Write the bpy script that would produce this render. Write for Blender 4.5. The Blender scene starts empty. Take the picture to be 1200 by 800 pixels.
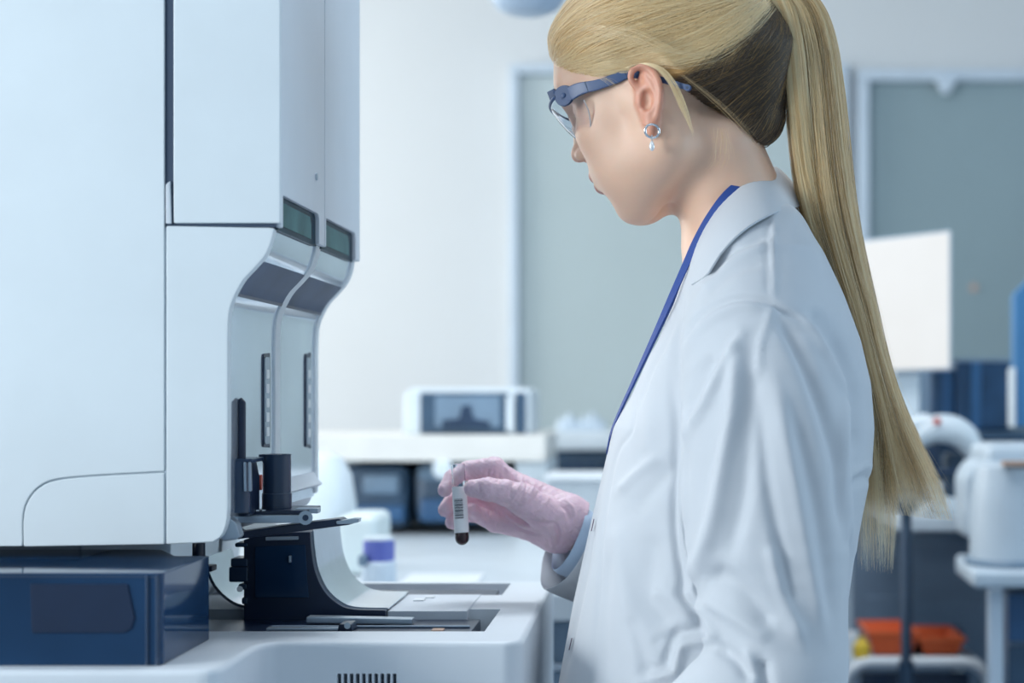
import bpy, bmesh, math, random
import numpy as np
from mathutils import Vector, Matrix
random.seed(7)
RNG = np.random.default_rng(11)
C = bpy.context.scene.collection
SC = bpy.context.scene

# ------------------------------------------------------------------ camera
# the room is laid out relative to the camera's eye; every root is lifted by EYE at the end
EYE = 1.28
F = 2000.0
VX, VY = 770.0, 460.0
cam_d = bpy.data.cameras.new('camera'); cam = bpy.data.objects.new('camera', cam_d); C.objects.link(cam)
cam.rotation_euler = (math.pi/2, 0, 0)
cam_d.sensor_width = 36; cam_d.lens = F/1200*36
cam_d.shift_x = -(VX-600)/1200; cam_d.shift_y = (VY-400)/1200
cam_d.clip_start = 0.05; cam_d.clip_end = 60
cam_d.dof.use_dof = True; cam_d.dof.focus_distance = 1.635; cam_d.dof.aperture_fstop = 3.4
SC.camera = cam
# ------------------------------------------------------------------ world and lights
w = bpy.data.worlds.new('world'); SC.world = w; w.use_nodes = True
bg = w.node_tree.nodes['Background']; bg.inputs[0].default_value = (0.58, 0.80, 1.0, 1); bg.inputs[1].default_value = 0.44
def area(name, loc, target, sx, sy, power, col):
    d = bpy.data.lights.new(name, 'AREA'); d.shape = 'RECTANGLE'; d.size = sx; d.size_y = sy
    d.energy = power; d.color = col
    o = bpy.data.objects.new(name, d); C.objects.link(o); o.location = loc
    o.rotation_euler = (Vector(target)-Vector(loc)).to_track_quat('-Z', 'Y').to_euler()
    return o
area('side_light', (-2.85, 4.2, 0.45), (-0.2, 3.9, 0.0), 1.6, 1.7, 72, (1.0, 0.965, 0.90))
area('side_light', (-2.85, 0.35, 0.55), (-0.2, 1.6, 0.0), 1.6, 1.5, 122, (0.93, 0.98, 1.0))
area('side_light', (3.38, 1.6, 0.45), (-0.3, 1.7, 0.1), 2.0, 1.5, 38, (0.58, 0.80, 1.0))  # fill lamp added to brighten from the right; no window known there
area('ceiling_lamp_light', (-0.25, 2.5, 1.60), (-0.25, 2.5, 0), 1.2, 0.6, 30, (0.93, 0.97, 1.0))
area('ceiling_lamp_light', (0.9, 0.2, 1.60), (0.9, 0.2, 0), 1.2, 0.6, 6, (0.85, 0.93, 1.0))
SC.view_settings.view_transform = 'Standard'; SC.view_settings.look = 'None'
SC.view_settings.gamma = 1; SC.view_settings.use_curve_mapping = False
SC.view_settings.exposure = 0.0
SC.cycles.use_denoising = True
SC.cycles.max_bounces = 8; SC.cycles.transparent_max_bounces = 16

# ------------------------------------------------------------------ helpers
def at(px, py, Y):
    return ((px-VX)/F*Y, Y, (VY-py)/F*Y)
def X_(px, Y): return (px-VX)/F*Y
def Z_(py, Y): return (VY-py)/F*Y
def srgb(r, g, b):
    f = lambda c: (c/255/12.92) if c/255 <= 0.04045 else ((c/255+0.055)/1.055)**2.4
    return (f(r), f(g), f(b))
def mat(name, col, rough=0.5, metal=0.0, var=0.04, scale=12, bump=0.0, bscale=60, **kw):
    m = bpy.data.materials.new(name); m.use_nodes = True
    nt = m.node_tree; b = nt.nodes['Principled BSDF']
    b.inputs['Roughness'].default_value = rough; b.inputs['Metallic'].default_value = metal
    tc = nt.nodes.new('ShaderNodeTexCoord')
    n = nt.nodes.new('ShaderNodeTexNoise'); n.inputs['Scale'].default_value = scale; n.inputs['Detail'].default_value = 3
    nt.links.new(tc.outputs['Object'], n.inputs['Vector'])
    r = nt.nodes.new('ShaderNodeMapRange'); r.inputs[1].default_value = 0.3; r.inputs[2].default_value = 0.7
    r.inputs[3].default_value = 1-var; r.inputs[4].default_value = 1+var
    nt.links.new(n.outputs[0], r.inputs[0])
    mx = nt.nodes.new('ShaderNodeVectorMath'); mx.operation = 'SCALE'; mx.inputs[0].default_value = col
    nt.links.new(r.outputs[0], mx.inputs['Scale']); nt.links.new(mx.outputs[0], b.inputs['Base Color'])
    if bump:
        n2 = nt.nodes.new('ShaderNodeTexNoise'); n2.inputs['Scale'].default_value = bscale; n2.inputs['Detail'].default_value = 4
        nt.links.new(tc.outputs['Object'], n2.inputs['Vector'])
        bp = nt.nodes.new('ShaderNodeBump'); bp.inputs['Strength'].default_value = bump; bp.inputs['Distance'].default_value = 0.002
        nt.links.new(n2.outputs[0], bp.inputs['Height']); nt.links.new(bp.outputs[0], b.inputs['Normal'])
    for k, v in kw.items(): b.inputs[k.replace('_', ' ')].default_value = v
    return m
def tag(o, label=None, cat=None, group=None, kind=None):
    if label: o['label'] = label
    if cat: o['category'] = cat
    if group: o['group'] = group
    if kind: o['kind'] = kind
    return o
def empty(name, loc=(0, 0, 0)):
    o = bpy.data.objects.new(name, None); C.objects.link(o); o.location = loc; o.empty_display_size = 0.05
    return o
def link(name, me, m, parent=None, smooth=None):
    if m is not None: me.materials.append(m)
    o = bpy.data.objects.new(name, me); C.objects.link(o)
    if parent is not None:
        o.parent = parent
        r = parent
        loc = Vector((0, 0, 0))
        while r is not None: loc += Vector(r.location); r = r.parent
        for v in me.vertices: v.co -= loc
    if smooth is not None:
        me.polygons.foreach_set('use_smooth', [True]*len(me.polygons))
        if smooth < 180: me.set_sharp_from_angle(angle=math.radians(smooth))
    return o
def bm_link(name, bm, m, parent=None, smooth=35):
    bmesh.ops.recalc_face_normals(bm, faces=bm.faces)
    me = bpy.data.meshes.new(name); bm.to_mesh(me); bm.free()
    return link(name, me, m, parent, smooth)
def box(bm, x0, x1, y0, y1, z0, z1, bev=0.0, seg=2):
    r = bmesh.ops.create_cube(bm, size=1)
    vs = r['verts']
    for v in vs:
        v.co = Vector((x0+(v.co.x+.5)*(x1-x0), y0+(v.co.y+.5)*(y1-y0), z0+(v.co.z+.5)*(z1-z0)))
    if bev > 0:
        es = list({e for v in vs for e in v.link_edges})
        bmesh.ops.bevel(bm, geom=es, offset=bev, segments=seg, affect='EDGES', profile=0.5)
    return bm
def prism(bm, poly, ax, a0, a1, bev=0.0, seg=2, ang=30):
    """poly: 2D points in the plane perpendicular to axis ax ('y': (x,z), 'z': (x,y), 'x': (y,z))"""
    def mk(p, a):
        return {'y': (p[0], a, p[1]), 'z': (p[0], p[1], a), 'x': (a, p[0], p[1])}[ax]
    A = [bm.verts.new(mk(p, a0)) for p in poly]; B = [bm.verts.new(mk(p, a1)) for p in poly]
    n = len(poly)
    fs = [bm.faces.new(A), bm.faces.new(B[::-1])]
    for i in range(n): fs.append(bm.faces.new((A[i], B[i], B[(i+1) % n], A[(i+1) % n])))
    bmesh.ops.recalc_face_normals(bm, faces=fs)
    if bev > 0:
        es = set()
        for f in fs:
            for e in f.edges:
                if len(e.link_faces) == 2 and e.calc_face_angle(0) > math.radians(ang): es.add(e)
        bmesh.ops.bevel(bm, geom=list(es), offset=bev, segments=seg, affect='EDGES', profile=0.5, clamp_overlap=True)
    return bm
def cyl(bm, p0, p1, r0, r1=None, n=20, caps=True):
    r1 = r0 if r1 is None else r1
    p0 = Vector(p0); p1 = Vector(p1); d = (p1-p0); L = d.length
    M = Matrix.Translation((p0+p1)/2) @ d.to_track_quat('Z', 'Y').to_matrix().to_4x4()
    bmesh.ops.create_cone(bm, cap_ends=caps, segments=n, radius1=max(r0, 1e-5), radius2=max(r1, 1e-5), depth=L, matrix=M)
    return bm
def lathe(bm, prof, c, n=24, axis=(0, 0, 1)):
    """prof: (r, h) list, revolved about axis through c"""
    q = Vector(axis).to_track_quat('Z', 'Y'); c = Vector(c); rings = []
    for r, h in prof:
        rings.append([bm.verts.new(c + q @ Vector((r*math.cos(2*math.pi*k/n), r*math.sin(2*math.pi*k/n), h))) for k in range(n)])
    for a, b in zip(rings[:-1], rings[1:]):
        for k in range(n): bm.faces.new((a[k], a[(k+1) % n], b[(k+1) % n], b[k]))
    bm.faces.new(rings[0][::-1]); bm.faces.new(rings[-1])
    return bm
def tube(bm, pts, r, n=8, closed=False, flat=None):
    """swept tube; r scalar or list; flat=(sx,sy) scales of the section"""
    pts = [Vector(p) for p in pts]; N = len(pts)
    rs = r if isinstance(r, (list, tuple)) else [r]*N
    rings = []; up = None
    for i, p in enumerate(pts):
        if closed: t = (pts[(i+1) % N]-pts[i-1]).normalized()
        else: t = (pts[min(i+1, N-1)]-pts[max(i-1, 0)]).normalized()
        if up is None: up = Vector((0, 0, 1)) if abs(t.z) < .9 else Vector((1, 0, 0))
        s = t.cross(up).normalized(); up = s.cross(t).normalized()
        fx, fy = flat or (1, 1)
        rings.append([bm.verts.new(p + rs[i]*(fx*math.cos(2*math.pi*k/n)*s + fy*math.sin(2*math.pi*k/n)*up)) for k in range(n)])
    R = range(N) if closed else range(N-1)
    for i in R:
        a, b = rings[i], rings[(i+1) % N]
        for k in range(n): bm.faces.new((a[k], a[(k+1) % n], b[(k+1) % n], b[k]))
    if not closed: bm.faces.new(rings[0][::-1]); bm.faces.new(rings[-1])
    return bm
def cr(pts, n=8):
    """Catmull-Rom resampling, any dimension"""
    P = [np.array(p, float) for p in pts]; P = [2*P[0]-P[1]] + P + [2*P[-1]-P[-2]]
    out = []
    for i in range(1, len(P)-2):
        for k in range(n):
            t = k/n; a, b, c, d = P[i-1:i+3]
            out.append(.5*((2*b)+(c-a)*t+(2*a-5*b+4*c-d)*t*t+(3*b-a-3*c+d)*t**3))
    out.append(P[-2]); return [tuple(map(float, o)) for o in out]
def sheet(bm, profA, thick, ax, a0, a1):
    """thin bent sheet: open 2D profile given thickness, extruded along ax"""
    n = len(profA); out = []
    for i in range(n):
        a = Vector(profA[max(i-1, 0)]); b = Vector(profA[min(i+1, n-1)]); t = (b-a).normalized()
        out.append((profA[i][0]-t.y*thick, profA[i][1]+t.x*thick))
    A = lambda p, q: {'y': (p[0], q, p[1]), 'x': (q, p[0], p[1]), 'z': (p[0], p[1], q)}[ax]
    v = [[bm.verts.new(A(p, q)) for p in L] for q in (a0, a1) for L in (profA, out)]
    i0, o0, i1, o1 = v
    for k in range(n-1):
        bm.faces.new((i0[k], i0[k+1], i1[k+1], i1[k])); bm.faces.new((o0[k], o1[k], o1[k+1], o0[k+1]))
        bm.faces.new((i0[k], o0[k], o0[k+1], i0[k+1])); bm.faces.new((i1[k], i1[k+1], o1[k+1], o1[k]))
    bm.faces.new((i0[0], i1[0], o1[0], o0[0])); bm.faces.new((i0[-1], o0[-1], o1[-1], i1[-1]))
    return bm
def baked(o):
    dg = bpy.context.evaluated_depsgraph_get(); me = bpy.data.meshes.new_from_object(o.evaluated_get(dg))
    o.modifiers.clear(); o.data = me; return o

# ------------------------------------------------------------------ materials
M = {}
M['shell'] = mat('shell_white', (0.70, 0.775, 0.82), 0.42, var=0.02)
M['shell2'] = mat('shell_cool', (0.62, 0.68, 0.745), 0.38, var=0.02)
M['deck'] = mat('deck_white', (0.66, 0.715, 0.77), 0.45, var=0.02)
M['seam'] = mat('seam_dark', (0.03, 0.055, 0.10), 0.6)
M['navy'] = mat('navy_plastic', (0.010, 0.022, 0.055), 0.30, var=0.15)
M['navy2'] = mat('navy_lighter', (0.022, 0.045, 0.09), 0.22, var=0.15)
M['display'] = mat('display_glass', (0.008, 0.03, 0.05), 0.25, var=0.2, IOR=1.12)
M['lcd'] = mat('lcd_teal', (0.05, 0.14, 0.15), 0.25, var=0.25, scale=20, IOR=1.12)
M['gloss'] = mat('gloss_visor', (0.78, 0.86, 0.94), 0.09, 0.75, var=0.10, scale=9)
M['strip'] = mat('dark_strip', (0.055, 0.085, 0.15), 0.3, 0.0, var=0.2, IOR=1.12)
M['steel'] = mat('brushed_steel', (0.62, 0.68, 0.74), 0.16, 0.9, var=0.08, bump=0.1, bscale=90)
M['alu'] = mat('aluminium', (0.42, 0.50, 0.58), 0.28, 0.6)
M['smoke'] = mat('smoked_acrylic', (0.013, 0.042, 0.100), 0.07, var=0.25, scale=6, IOR=1.33)
M['red'] = mat('red_label', (0.55, 0.08, 0.05), 0.5)
M['white'] = mat('white_plastic', (0.78, 0.82, 0.86), 0.4)
M['glow'] = mat('pale_light', (0.8, 0.85, 0.88), 0.3)
M['wall'] = mat('wall_paint', (0.66, 0.685, 0.70), 0.8, var=0.015, scale=2)
M['frame'] = mat('frame_paint', (0.55, 0.64, 0.73), 0.5)
M['board'] = mat('board_glass', (0.47, 0.55, 0.56), 0.25, var=0.04, scale=1.5)
M['ceil'] = mat('ceiling_tile', (0.62, 0.66, 0.70), 0.9)
M['floor'] = mat('floor_vinyl', (0.30, 0.36, 0.43), 0.35, var=0.08)
M['bench'] = mat('bench_top', (0.54, 0.60, 0.65), 0.4)
M['cab'] = mat('cabinet_grey', (0.18, 0.25, 0.34), 0.5)
M['bluedev'] = mat('blue_device', (0.020, 0.060, 0.13), 0.35, var=0.25)
M['blue2'] = mat('blue_panel', (0.06, 0.20, 0.40), 0.4)
M['capblue'] = mat('cap_violet_blue', (0.10, 0.13, 0.45), 0.4)
M['orange'] = mat('orange_plastic', (0.75, 0.13, 0.03), 0.45)
M['yellow'] = mat('yellow_plastic', (0.80, 0.55, 0.05), 0.5)
M['tan'] = mat('tan_strip', (0.50, 0.33, 0.25), 0.5)
M['pole'] = mat('pole_blue', (0.045, 0.08, 0.13), 0.35, 0.4)

# ------------------------------------------------------------------ room
YB = 5.2; FL = -EYE; CE = 1.65
def slab(name, x0, x1, y0, y1, z0, z1, m, **k):
    o = bm_link(name, box(bmesh.new(), x0, x1, y0, y1, z0, z1, **k), m); o['kind'] = 'structure'; return o
slab('floor', -3.1, 3.6, -2.2, YB, FL-.06, FL, M['floor'])
slab('ceiling', -3.1, 3.6, -2.2, YB, CE, CE+.06, M['ceil'])
slab('wall_back', -3.1, 3.6, YB, YB+.12, FL, CE, M['wall'])
slab('wall_right', 3.5, 3.6, -2.2, YB, FL, CE, M['wall'])
# left wall with a window opening in front of the daylight lamp
slab('wall_left', -3.1, -3.0, -2.2, YB, FL, CE, M['wall'])
def wframe(name, px0, px1, py0, py1, tw, inner, gl):
    Y = YB-.002; x0, x1 = X_(px0, Y), X_(px1, Y); z1, z0 = Z_(py0, Y), Z_(py1, Y)
    fr = bmesh.new()
    prism(fr, [(x0, z0), (x1, z0), (x1, z0+tw), (x0, z0+tw)], 'y', YB-.05, YB, .004)
    prism(fr, [(x0, z1-tw), (x1, z1-tw), (x1, z1), (x0, z1)], 'y', YB-.05, YB, .004)
    prism(fr, [(x0, z0+tw), (x0+tw, z0+tw), (x0+tw, z1-tw), (x0, z1-tw)], 'y', YB-.05, YB, .004)
    prism(fr, [(x1-tw, z0+tw), (x1, z0+tw), (x1, z1-tw), (x1-tw, z1-tw)], 'y', YB-.05, YB, .004)
    root = bm_link(name, fr, M['frame']); root['kind'] = 'structure'
    p = bm_link('pane', box(bmesh.new(), x0+tw, x1-tw, YB-.016, YB-.002, z0+tw, z1-tw), inner, root)
    return root
M['board2'] = mat('board_glass_dark', (0.27, 0.355, 0.385), 0.25, var=0.05, scale=1.5)
w1 = wframe('window_1', 598, 992, 78, 560, .028, M['board'], None)
w2 = wframe('window_2', 1003, 1500, 84, 560, .035, M['board2'], None)
cl = bm_link('latch', prism(bmesh.new(), [(X_(1092, YB), Z_(96, YB)), (X_(1118, YB), Z_(96, YB)), (X_(1108, YB), Z_(114, YB)), (X_(1100, YB), Z_(114, YB))], 'y', YB-.07, YB-.05, .003), M['frame'], w2)

# window surrounds at the three side lamps, the right one added as fill
for n_, x, y, z, w_, h_ in (('window_3', -2.985, 4.2, .45, 1.7, 1.8), ('window_4', -2.985, .35, .55, 1.7, 1.6), ('fill_lamp_frame', 3.485, 1.6, .45, 2.1, 1.6)):
    fr = bmesh.new(); t = .05
    for a, b_, c_, d_ in ((y-w_/2-t, y+w_/2+t, z+h_/2, z+h_/2+t), (y-w_/2-t, y+w_/2+t, z-h_/2-t, z-h_/2), (y-w_/2-t, y-w_/2, z-h_/2, z+h_/2), (y+w_/2, y+w_/2+t, z-h_/2, z+h_/2), (y-.015, y+.015, z-h_/2, z+h_/2)):
        box(fr, x-.012, x+.02, a, b_, c_, d_, .003)
    o = bm_link(n_, fr, M['frame']); o['kind'] = 'structure'
    bm_link('pane', box(bmesh.new(), x-.011, x-.004, y-w_/2, y+w_/2, z-h_/2, z+h_/2), M['board'], o)
# ------------------------------------------------------------------ the analyser
Y0, Y1, Y2 = 1.50, 1.70, 1.90
AN = empty('blood_analyzer', (-0.45, 1.7, FL))
tag(AN, 'large white blood analyser with glossy curved visor, filling the left side', 'machine')
def P2(pts, Y): return [(X_(a, Y), Z_(b, Y)) for a, b in pts]
XR = X_(329, 1.5)                     # front plane of the upper doors
XF = X_(267, 1.5)                     # recessed front plane
zt = 0.62                             # top of the machine
Sprof = cr([(321, 267), (319, 279), (312, 297), (300, 312), (286, 327), (277, 342), (271, 356), (268, 372), (267, 400)], 4) + [(267, 500), (267, 596)] 
corner = cr([(267, 596), (265, 614), (259, 628), (249, 635)], 3)
XL = -1.15
# core housing: S profile without the near 12 mm panel
def sprof_x(dx, dz=0, low=True):
    s = [(x+dx, z+dz) for x, z in P2(Sprof, 1.5)]
    return s
core = [(XL, Z_(262, 1.5)), (X_(318, 1.5)-.004, Z_(262, 1.5))] + sprof_x(-.0045) + [(x-.0045, z+.003) for x, z in P2(corner[1:], 1.5)] + [(X_(190, 1.5), Z_(637, 1.5)), (XL, Z_(640, 1.5))]
bm_link('housing', prism(bmesh.new(), core, 'y', Y0+.003, Y2-.002), M['shell2'], AN)
# near side panels (proud, with joints between them)
def side(name, poly, y0=Y0, y1=Y0+.012, m='shell', bev=.0012, label=None):
    o = bm_link(name, prism(bmesh.new(), P2(poly, 1.5), 'y', y0, y1, bev, 2, 25), M[m], AN)
    if label: tag(o, label)
    return o
g = 0.7
low = [(194+g, 264.5), (321, 267)] + Sprof[1:] + corner[1:] + [(194+g, 637.5)]
side('side_panel', low)
arc = cr([(27, 640), (27, 606), (33, 586), (46, 571), (66, 562.5), (110, 558), (190, 553.5)], 5)
big = [(-430, -160), (192.5, -160), (192.5, 552)] + [(x-.4, y-1.4) for x, y in arc[::-1][1:-1]] + [(25.8, 640), (-430, 640)]
side('side_panel', big)
acc = [(x+.5, y+.3) for x, y in arc] + [(192.3, 553.5), (192.3, 637.5)]
side('access_panel', acc)
# upper housing behind the doors
bm_link('upper_housing', box(bmesh.new(), XL, X_(320, 1.5), Y0+.006, Y2-.006, Z_(262, 1.5), zt-.02, .003), M['shell2'], AN)
bm_link('gap_strip', prism(bmesh.new(), P2([(193, 262), (193, -200), (204, -200), (204, 262)], 1.5), 'y', Y0+.002, Y0+.0062), M['seam'], AN)
bm_link('joint_strip', box(bmesh.new(), X_(193, 1.5), X_(322, 1.5), Y0+.002, Y0+.2, Z_(266, 1.5), Z_(260, 1.5)), M['seam'], AN)
bm_link('hinge_cover', prism(bmesh.new(), P2([(194.5, 262), (194.5, 216), (199.5, 212), (201, 262)], 1.5), 'y', Y0-.001, Y0+.004, .0008), M['shell2'], AN)
# upper doors: front skins with a display window in the lower edge
zb = Z_(262, 1.5)
def door(y0, y1, near):
    bm = bmesh.new()
    ydisp0 = y0+.006; ydisp1 = y1-.026; zd0 = zb-.003; zd1 = zb+.026
    # front skin polygon in (y,z) with a notch for the display
    r = .007
    notch = [(ydisp0, zd0), (ydisp0, zd1-.002), (ydisp0+.002, zd1)] + [(ydisp1-r+r*math.sin(a), zd1-r+r*math.cos(a)) for a in [0, .4, .8, 1.2, 1.57]] + [(ydisp1, zd0)]
    poly = [(y0, zt), (y0, zd0)] + notch + [(y1, zd0), (y1, zt)]
    # build as (y,z) polygon along x
    prism(bm, poly, 'x', XR-.006, XR, .0012, 2, 40)
    o = bm_link('upper_door', bm, M['shell2'], AN)
    if near:
        b2 = bmesh.new()
        prism(b2, P2([(203, 261.5), (203, -120), (328.6, -120), (328.6, 261.5)], 1.5), 'y', y0-.004, y0+.008, .0015)
        bm_link('door_side', b2, M['shell'], o)
    bm_link('display', prism(bmesh.new(), [(ydisp0-.004, zd0-.002), (ydisp0-.004, zd1+.002), (ydisp1+.003, zd1+.002), (ydisp1+.003, zd0-.002)], 'x', XR-.0075, XR-.004), M['display'], o)
    ym = (ydisp0+ydisp1)/2
    bm_link('readout', prism(bmesh.new(), [(ydisp0+.004, zd0+.003), (ydisp0+.004, zd1-.005), (ydisp1-.028, zd1-.005), (ydisp1-.022, zd1-.012), (ydisp1-.022, zd0+.003)], 'x', XR-.0042, XR-.0036), M['lcd'], o)
    return o
d1 = door(Y0+.004, Y1-.002, True); d2 = door(Y1+.001, Y2, False)
bm_link('key_lock', cyl(bmesh.new(), (XR-.001, 1.655, Z_(207, 1.655)), (XR+.0015, 1.655, Z_(207, 1.655)), .0035), M['alu'], d1)
# glossy visors between the ribs, a dark band and a navy line laid on their curve
def visor(y0, y1):
    s = sprof_x(-.0045)+[(X_(267, 1.5)-.0045, Z_(612, 1.5))]
    o = bm_link('visor', sheet(bmesh.new(), s, .0022, 'y', y0, y1), M['gloss'], AN, 60)
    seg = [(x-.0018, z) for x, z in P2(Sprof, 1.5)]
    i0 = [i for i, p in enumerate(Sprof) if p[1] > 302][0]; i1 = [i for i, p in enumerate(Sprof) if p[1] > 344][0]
    bm_link('dark_strip', sheet(bmesh.new(), seg[i0:i1+1], .0012, 'y', y0+.001, y1-.001), M['strip'], o, 60)
    j0 = i1+2
    bm_link('navy_line', sheet(bmesh.new(), seg[j0-3:j0-1], .0016, 'y', y0+.001, y1-.001), M['navy'], o, 60)
    # recessed door handle with its lights
    ya, yb = y1-.048, y1-.020; z1, z0 = Z_(415, (ya+yb)/2), Z_(523, (ya+yb)/2)
    hp = cr([(ya, z0+.006), (ya+.003, z0), (yb-.005, z0), (yb, z0+.006), (yb, z1-.006), (yb-.005, z1), (ya+.003, z1), (ya, z1-.006)], 3)
    h = bm_link('handle_recess', prism(bmesh.new(), hp, 'x', XF-.0025, XF-.0010), M['navy'], o)
    ip = [(ya+.002+(p[0]-ya)*.74, z0+.003+(p[1]-z0)*.93) for p in hp]
    bm_link('handle_plate', prism(bmesh.new(), ip, 'x', XF-.0012, XF-.0001), M['alu'], h)
    for k in range(5):
        za = z0+.010+k*(z1-z0-.02)/5
        bm_link('button', box(bmesh.new(), XF-.0003, XF+.0008, ya+.006, yb-.010, za, za+.009, .0006), M['glow' if k != 3 else 'white'], h)
    return o
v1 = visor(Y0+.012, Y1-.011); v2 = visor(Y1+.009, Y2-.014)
# ribs following the S curve
def rib(y0, y1, t=.0035):
    s = P2(Sprof, 1.5)
    s = [(s[0][0]+.001, zb-.001)] + s + P2(corner[1:3], 1.5)
    inner = [(x-.014, z) for x, z in s][::-1]
    bm = prism(bmesh.new(), s+inner, 'y', y0, y1, .0012, 2, 60)
    return bm_link('rib', bm, M['shell'], AN, 50)
rib(Y1-.012, Y1+.0095); rib(Y2-.014, Y2+.002)
# red mark and lower lip on the near visor
bm_link('indicator', prism(bmesh.new(), [(1.632+.0035*math.cos(a), Z_(565, 1.632)+.0075*math.sin(a)) for a in np.linspace(0, 2*math.pi, 15)[:-1]], 'x', XF-.0025, XF-.0006), M['red'], v1)
bm_link('lower_lip', sheet(bmesh.new(), [(XF-.004, Z_(578, 1.5)), (XF+.001, Z_(590, 1.5)), (XF+.006, Z_(596, 1.5))], .003, 'y', Y1+.012, Y2-.016), M['shell2'], AN)
# bracket under the near panel's corner
bm_link('corner_bracket', prism(bmesh.new(), P2([(262, 598), (271, 608), (277, 612), (282, 628), (278, 632), (262, 634), (256, 628), (264, 614)], 1.515), 'y', 1.513, 1.53, .002), M['alu'], AN)

# sampling station under the visor
def part(name, bm, m, parent=None, label=None, smooth=35):
    o = bm_link(name, bm, M[m], parent or AN, smooth)
    if label: tag(o, label)
    return o
Ya = 1.56
st = part('sampling_station', prism(bmesh.new(), P2([(262, 540), (292, 540), (296, 560), (296, 604), (262, 604)], Ya), 'y', Ya-.014, Ya+.03, .003), 'navy')
bm = bmesh.new()
tube(bm, [at(272.5, 545, Ya-.012), at(272.5, 472, Ya-.012), at(274, 467, Ya-.012)], [.0042, .0042, .003], 12)
tube(bm, [at(283.5, 545, Ya-.012), at(283.5, 471, Ya-.012), at(281, 467, Ya-.012)], [.0036, .0036, .002], 12)
part('probe_rod', bm, 'navy', st)
bm = bmesh.new(); cyl(bm, at(280, 540, Ya-.016), at(280, 600, Ya-.016), .0105, .0105, 20)
part('probe_barrel', bm, 'navy2', st)
for px in (271, 289, 294.5):
    part('clip', prism(bmesh.new(), P2([(px-1.6, 541), (px+1.2, 541), (px+2.2, 575), (px-1.2, 575)], Ya-.02), 'y', Ya-.027, Ya-.022, .0006), 'alu', st)
part('collar', box(bmesh.new(), X_(266, Ya-.02), X_(297, Ya-.02), Ya-.024, Ya+.02, Z_(541, Ya), Z_(536, Ya), .001), 'navy2', st)
Yc = 1.60
cy = part('sample_cup', lathe(bmesh.new(), [(.0138, Z_(600, Yc)), (.0138, Z_(578, Yc)), (.0131, Z_(577, Yc)), (.0131, Z_(533.5, Yc)), (.0138, Z_(532, Yc)), (.0118, Z_(532, Yc)), (.0115, Z_(540, Yc))], (X_(324.5, Yc), Yc, 0), 28), 'navy2')
part('spout', prism(bmesh.new(), P2([(305, 532), (330, 532), (330, 552), (314, 549), (311, 543), (305, 534)], Yc), 'y', Yc-.008, Yc+.004, .001), 'navy', cy)
rl = part('slide_rail', box(bmesh.new(), X_(276, 1.57), X_(355, 1.57), 1.565, 1.60, Z_(612.5, 1.57), Z_(603, 1.57), .0015), 'alu')
part('rail_cap', cyl(bmesh.new(), at(358, 606.5, 1.560), at(358, 606.5, 1.60), .0065), 'alu', rl)
part('cap_screw', cyl(bmesh.new(), at(358, 606.5, 1.5585), at(358, 606.5, 1.562), .0028), 'navy2', rl)
part('carrier_plate', prism(bmesh.new(), P2([(296, 598), (350, 597), (361, 597), (361, 602), (296, 603)], 1.58), 'y', 1.57, 1.64, .0008), 'navy', rl)
part('carrier_clip', box(bmesh.new(), X_(339, 1.56), X_(366, 1.56), 1.585, 1.60, Z_(602, 1.58), Z_(596, 1.58), .0008), 'alu', rl)
for px in (293, 301, 308):
    part('nut', cyl(bmesh.new(), at(px, 602, 1.575), at(px, 597, 1.575), .0035, .003, 6), 'steel', rl)
am = part('tube_arm', prism(bmesh.new(), P2([(272, 612), (284, 622), (330, 615), (401, 606), (405, 609), (419, 607.5), (420, 611), (412, 613.5), (340, 623), (284, 630), (274, 628)], 1.60), 'y', 1.585, 1.612, .0012), 'navy')
part('arm_tip', prism(bmesh.new(), P2([(394, 610.5), (416, 607), (421, 607.5), (420, 612), (411, 613.5), (395, 614)], 1.584), 'y', 1.582, 1.598, .0008), 'alu', am)
bm_link('drive_shaft', cyl(bmesh.new(), at(233, 636, 1.62), at(233, 668, 1.62), .006), M['navy'], AN)

# base with two trenches
ZD = -.219
def dk(px, py): Y = -ZD*F/(py-VY); return (X_(px, Y), Y)
base_poly = [(-1.15, 1.348), dk(228, 785)]
base_poly += cr([dk(244, 784.3), dk(258, 781.5), dk(270, 775.5), (X_(300, 1.478), 1.470), (X_(320, 1.505), 1.4965), (X_(350, 1.5), 1.5)], 5)
xe = -.1185
base_poly += [(X_(560, 1.5), 1.5)] + [(xe-.022+.022*math.sin(a), 1.5+.022-.022*math.cos(a)) for a in np.linspace(.15, 1.57, 7)] + [(xe-.002, 1.985), (-1.15, 1.985)]
bm = prism(bmesh.new(), base_poly, 'z', FL+.02, ZD)
# round the deck's upper rim
top = [f for f in bm.faces if f.normal.z > .9 or (abs(sum(v.co.z for v in f.verts)/len(f.verts)-ZD) < 1e-5)]
es = [e for e in bm.edges if all(abs(v.co.z-ZD) < 1e-5 for v in e.verts)]
bmesh.ops.bevel(bm, geom=es, offset=.0055, segments=4, affect='EDGES', profile=.5)
base = bm_link('base', bm, M['deck'], AN, 30)
def cutter(pts_top, pts_bot, z1, z0):
    b = bmesh.new()
    A = [b.verts.new((x, y, z1)) for x, y in pts_top]; B = [b.verts.new((x, y, z0)) for x, y in pts_bot]
    n = len(A); b.faces.new(A); b.faces.new(B[::-1])
    for i in range(n): b.faces.new((A[i], B[i], B[(i+1) % n], A[(i+1) % n]))
    return b
def cutbox(x0, x1, y0, y1, sl, d):
    return cutter([(x0, y0), (x1+sl, y0), (x1+sl, y1), (x0, y1)], [(x0, y0), (x1, y0), (x1, y1), (x0, y1)], ZD+.0005, ZD-d)
ta = cutbox(-.52, X_(560, 1.564)-.006, 1.567, 1.728, .012, .045)
tb = cutbox(-.52, X_(590, 1.93)-.004, 1.848, 1.962, .010, .035)
cuts = []
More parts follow.
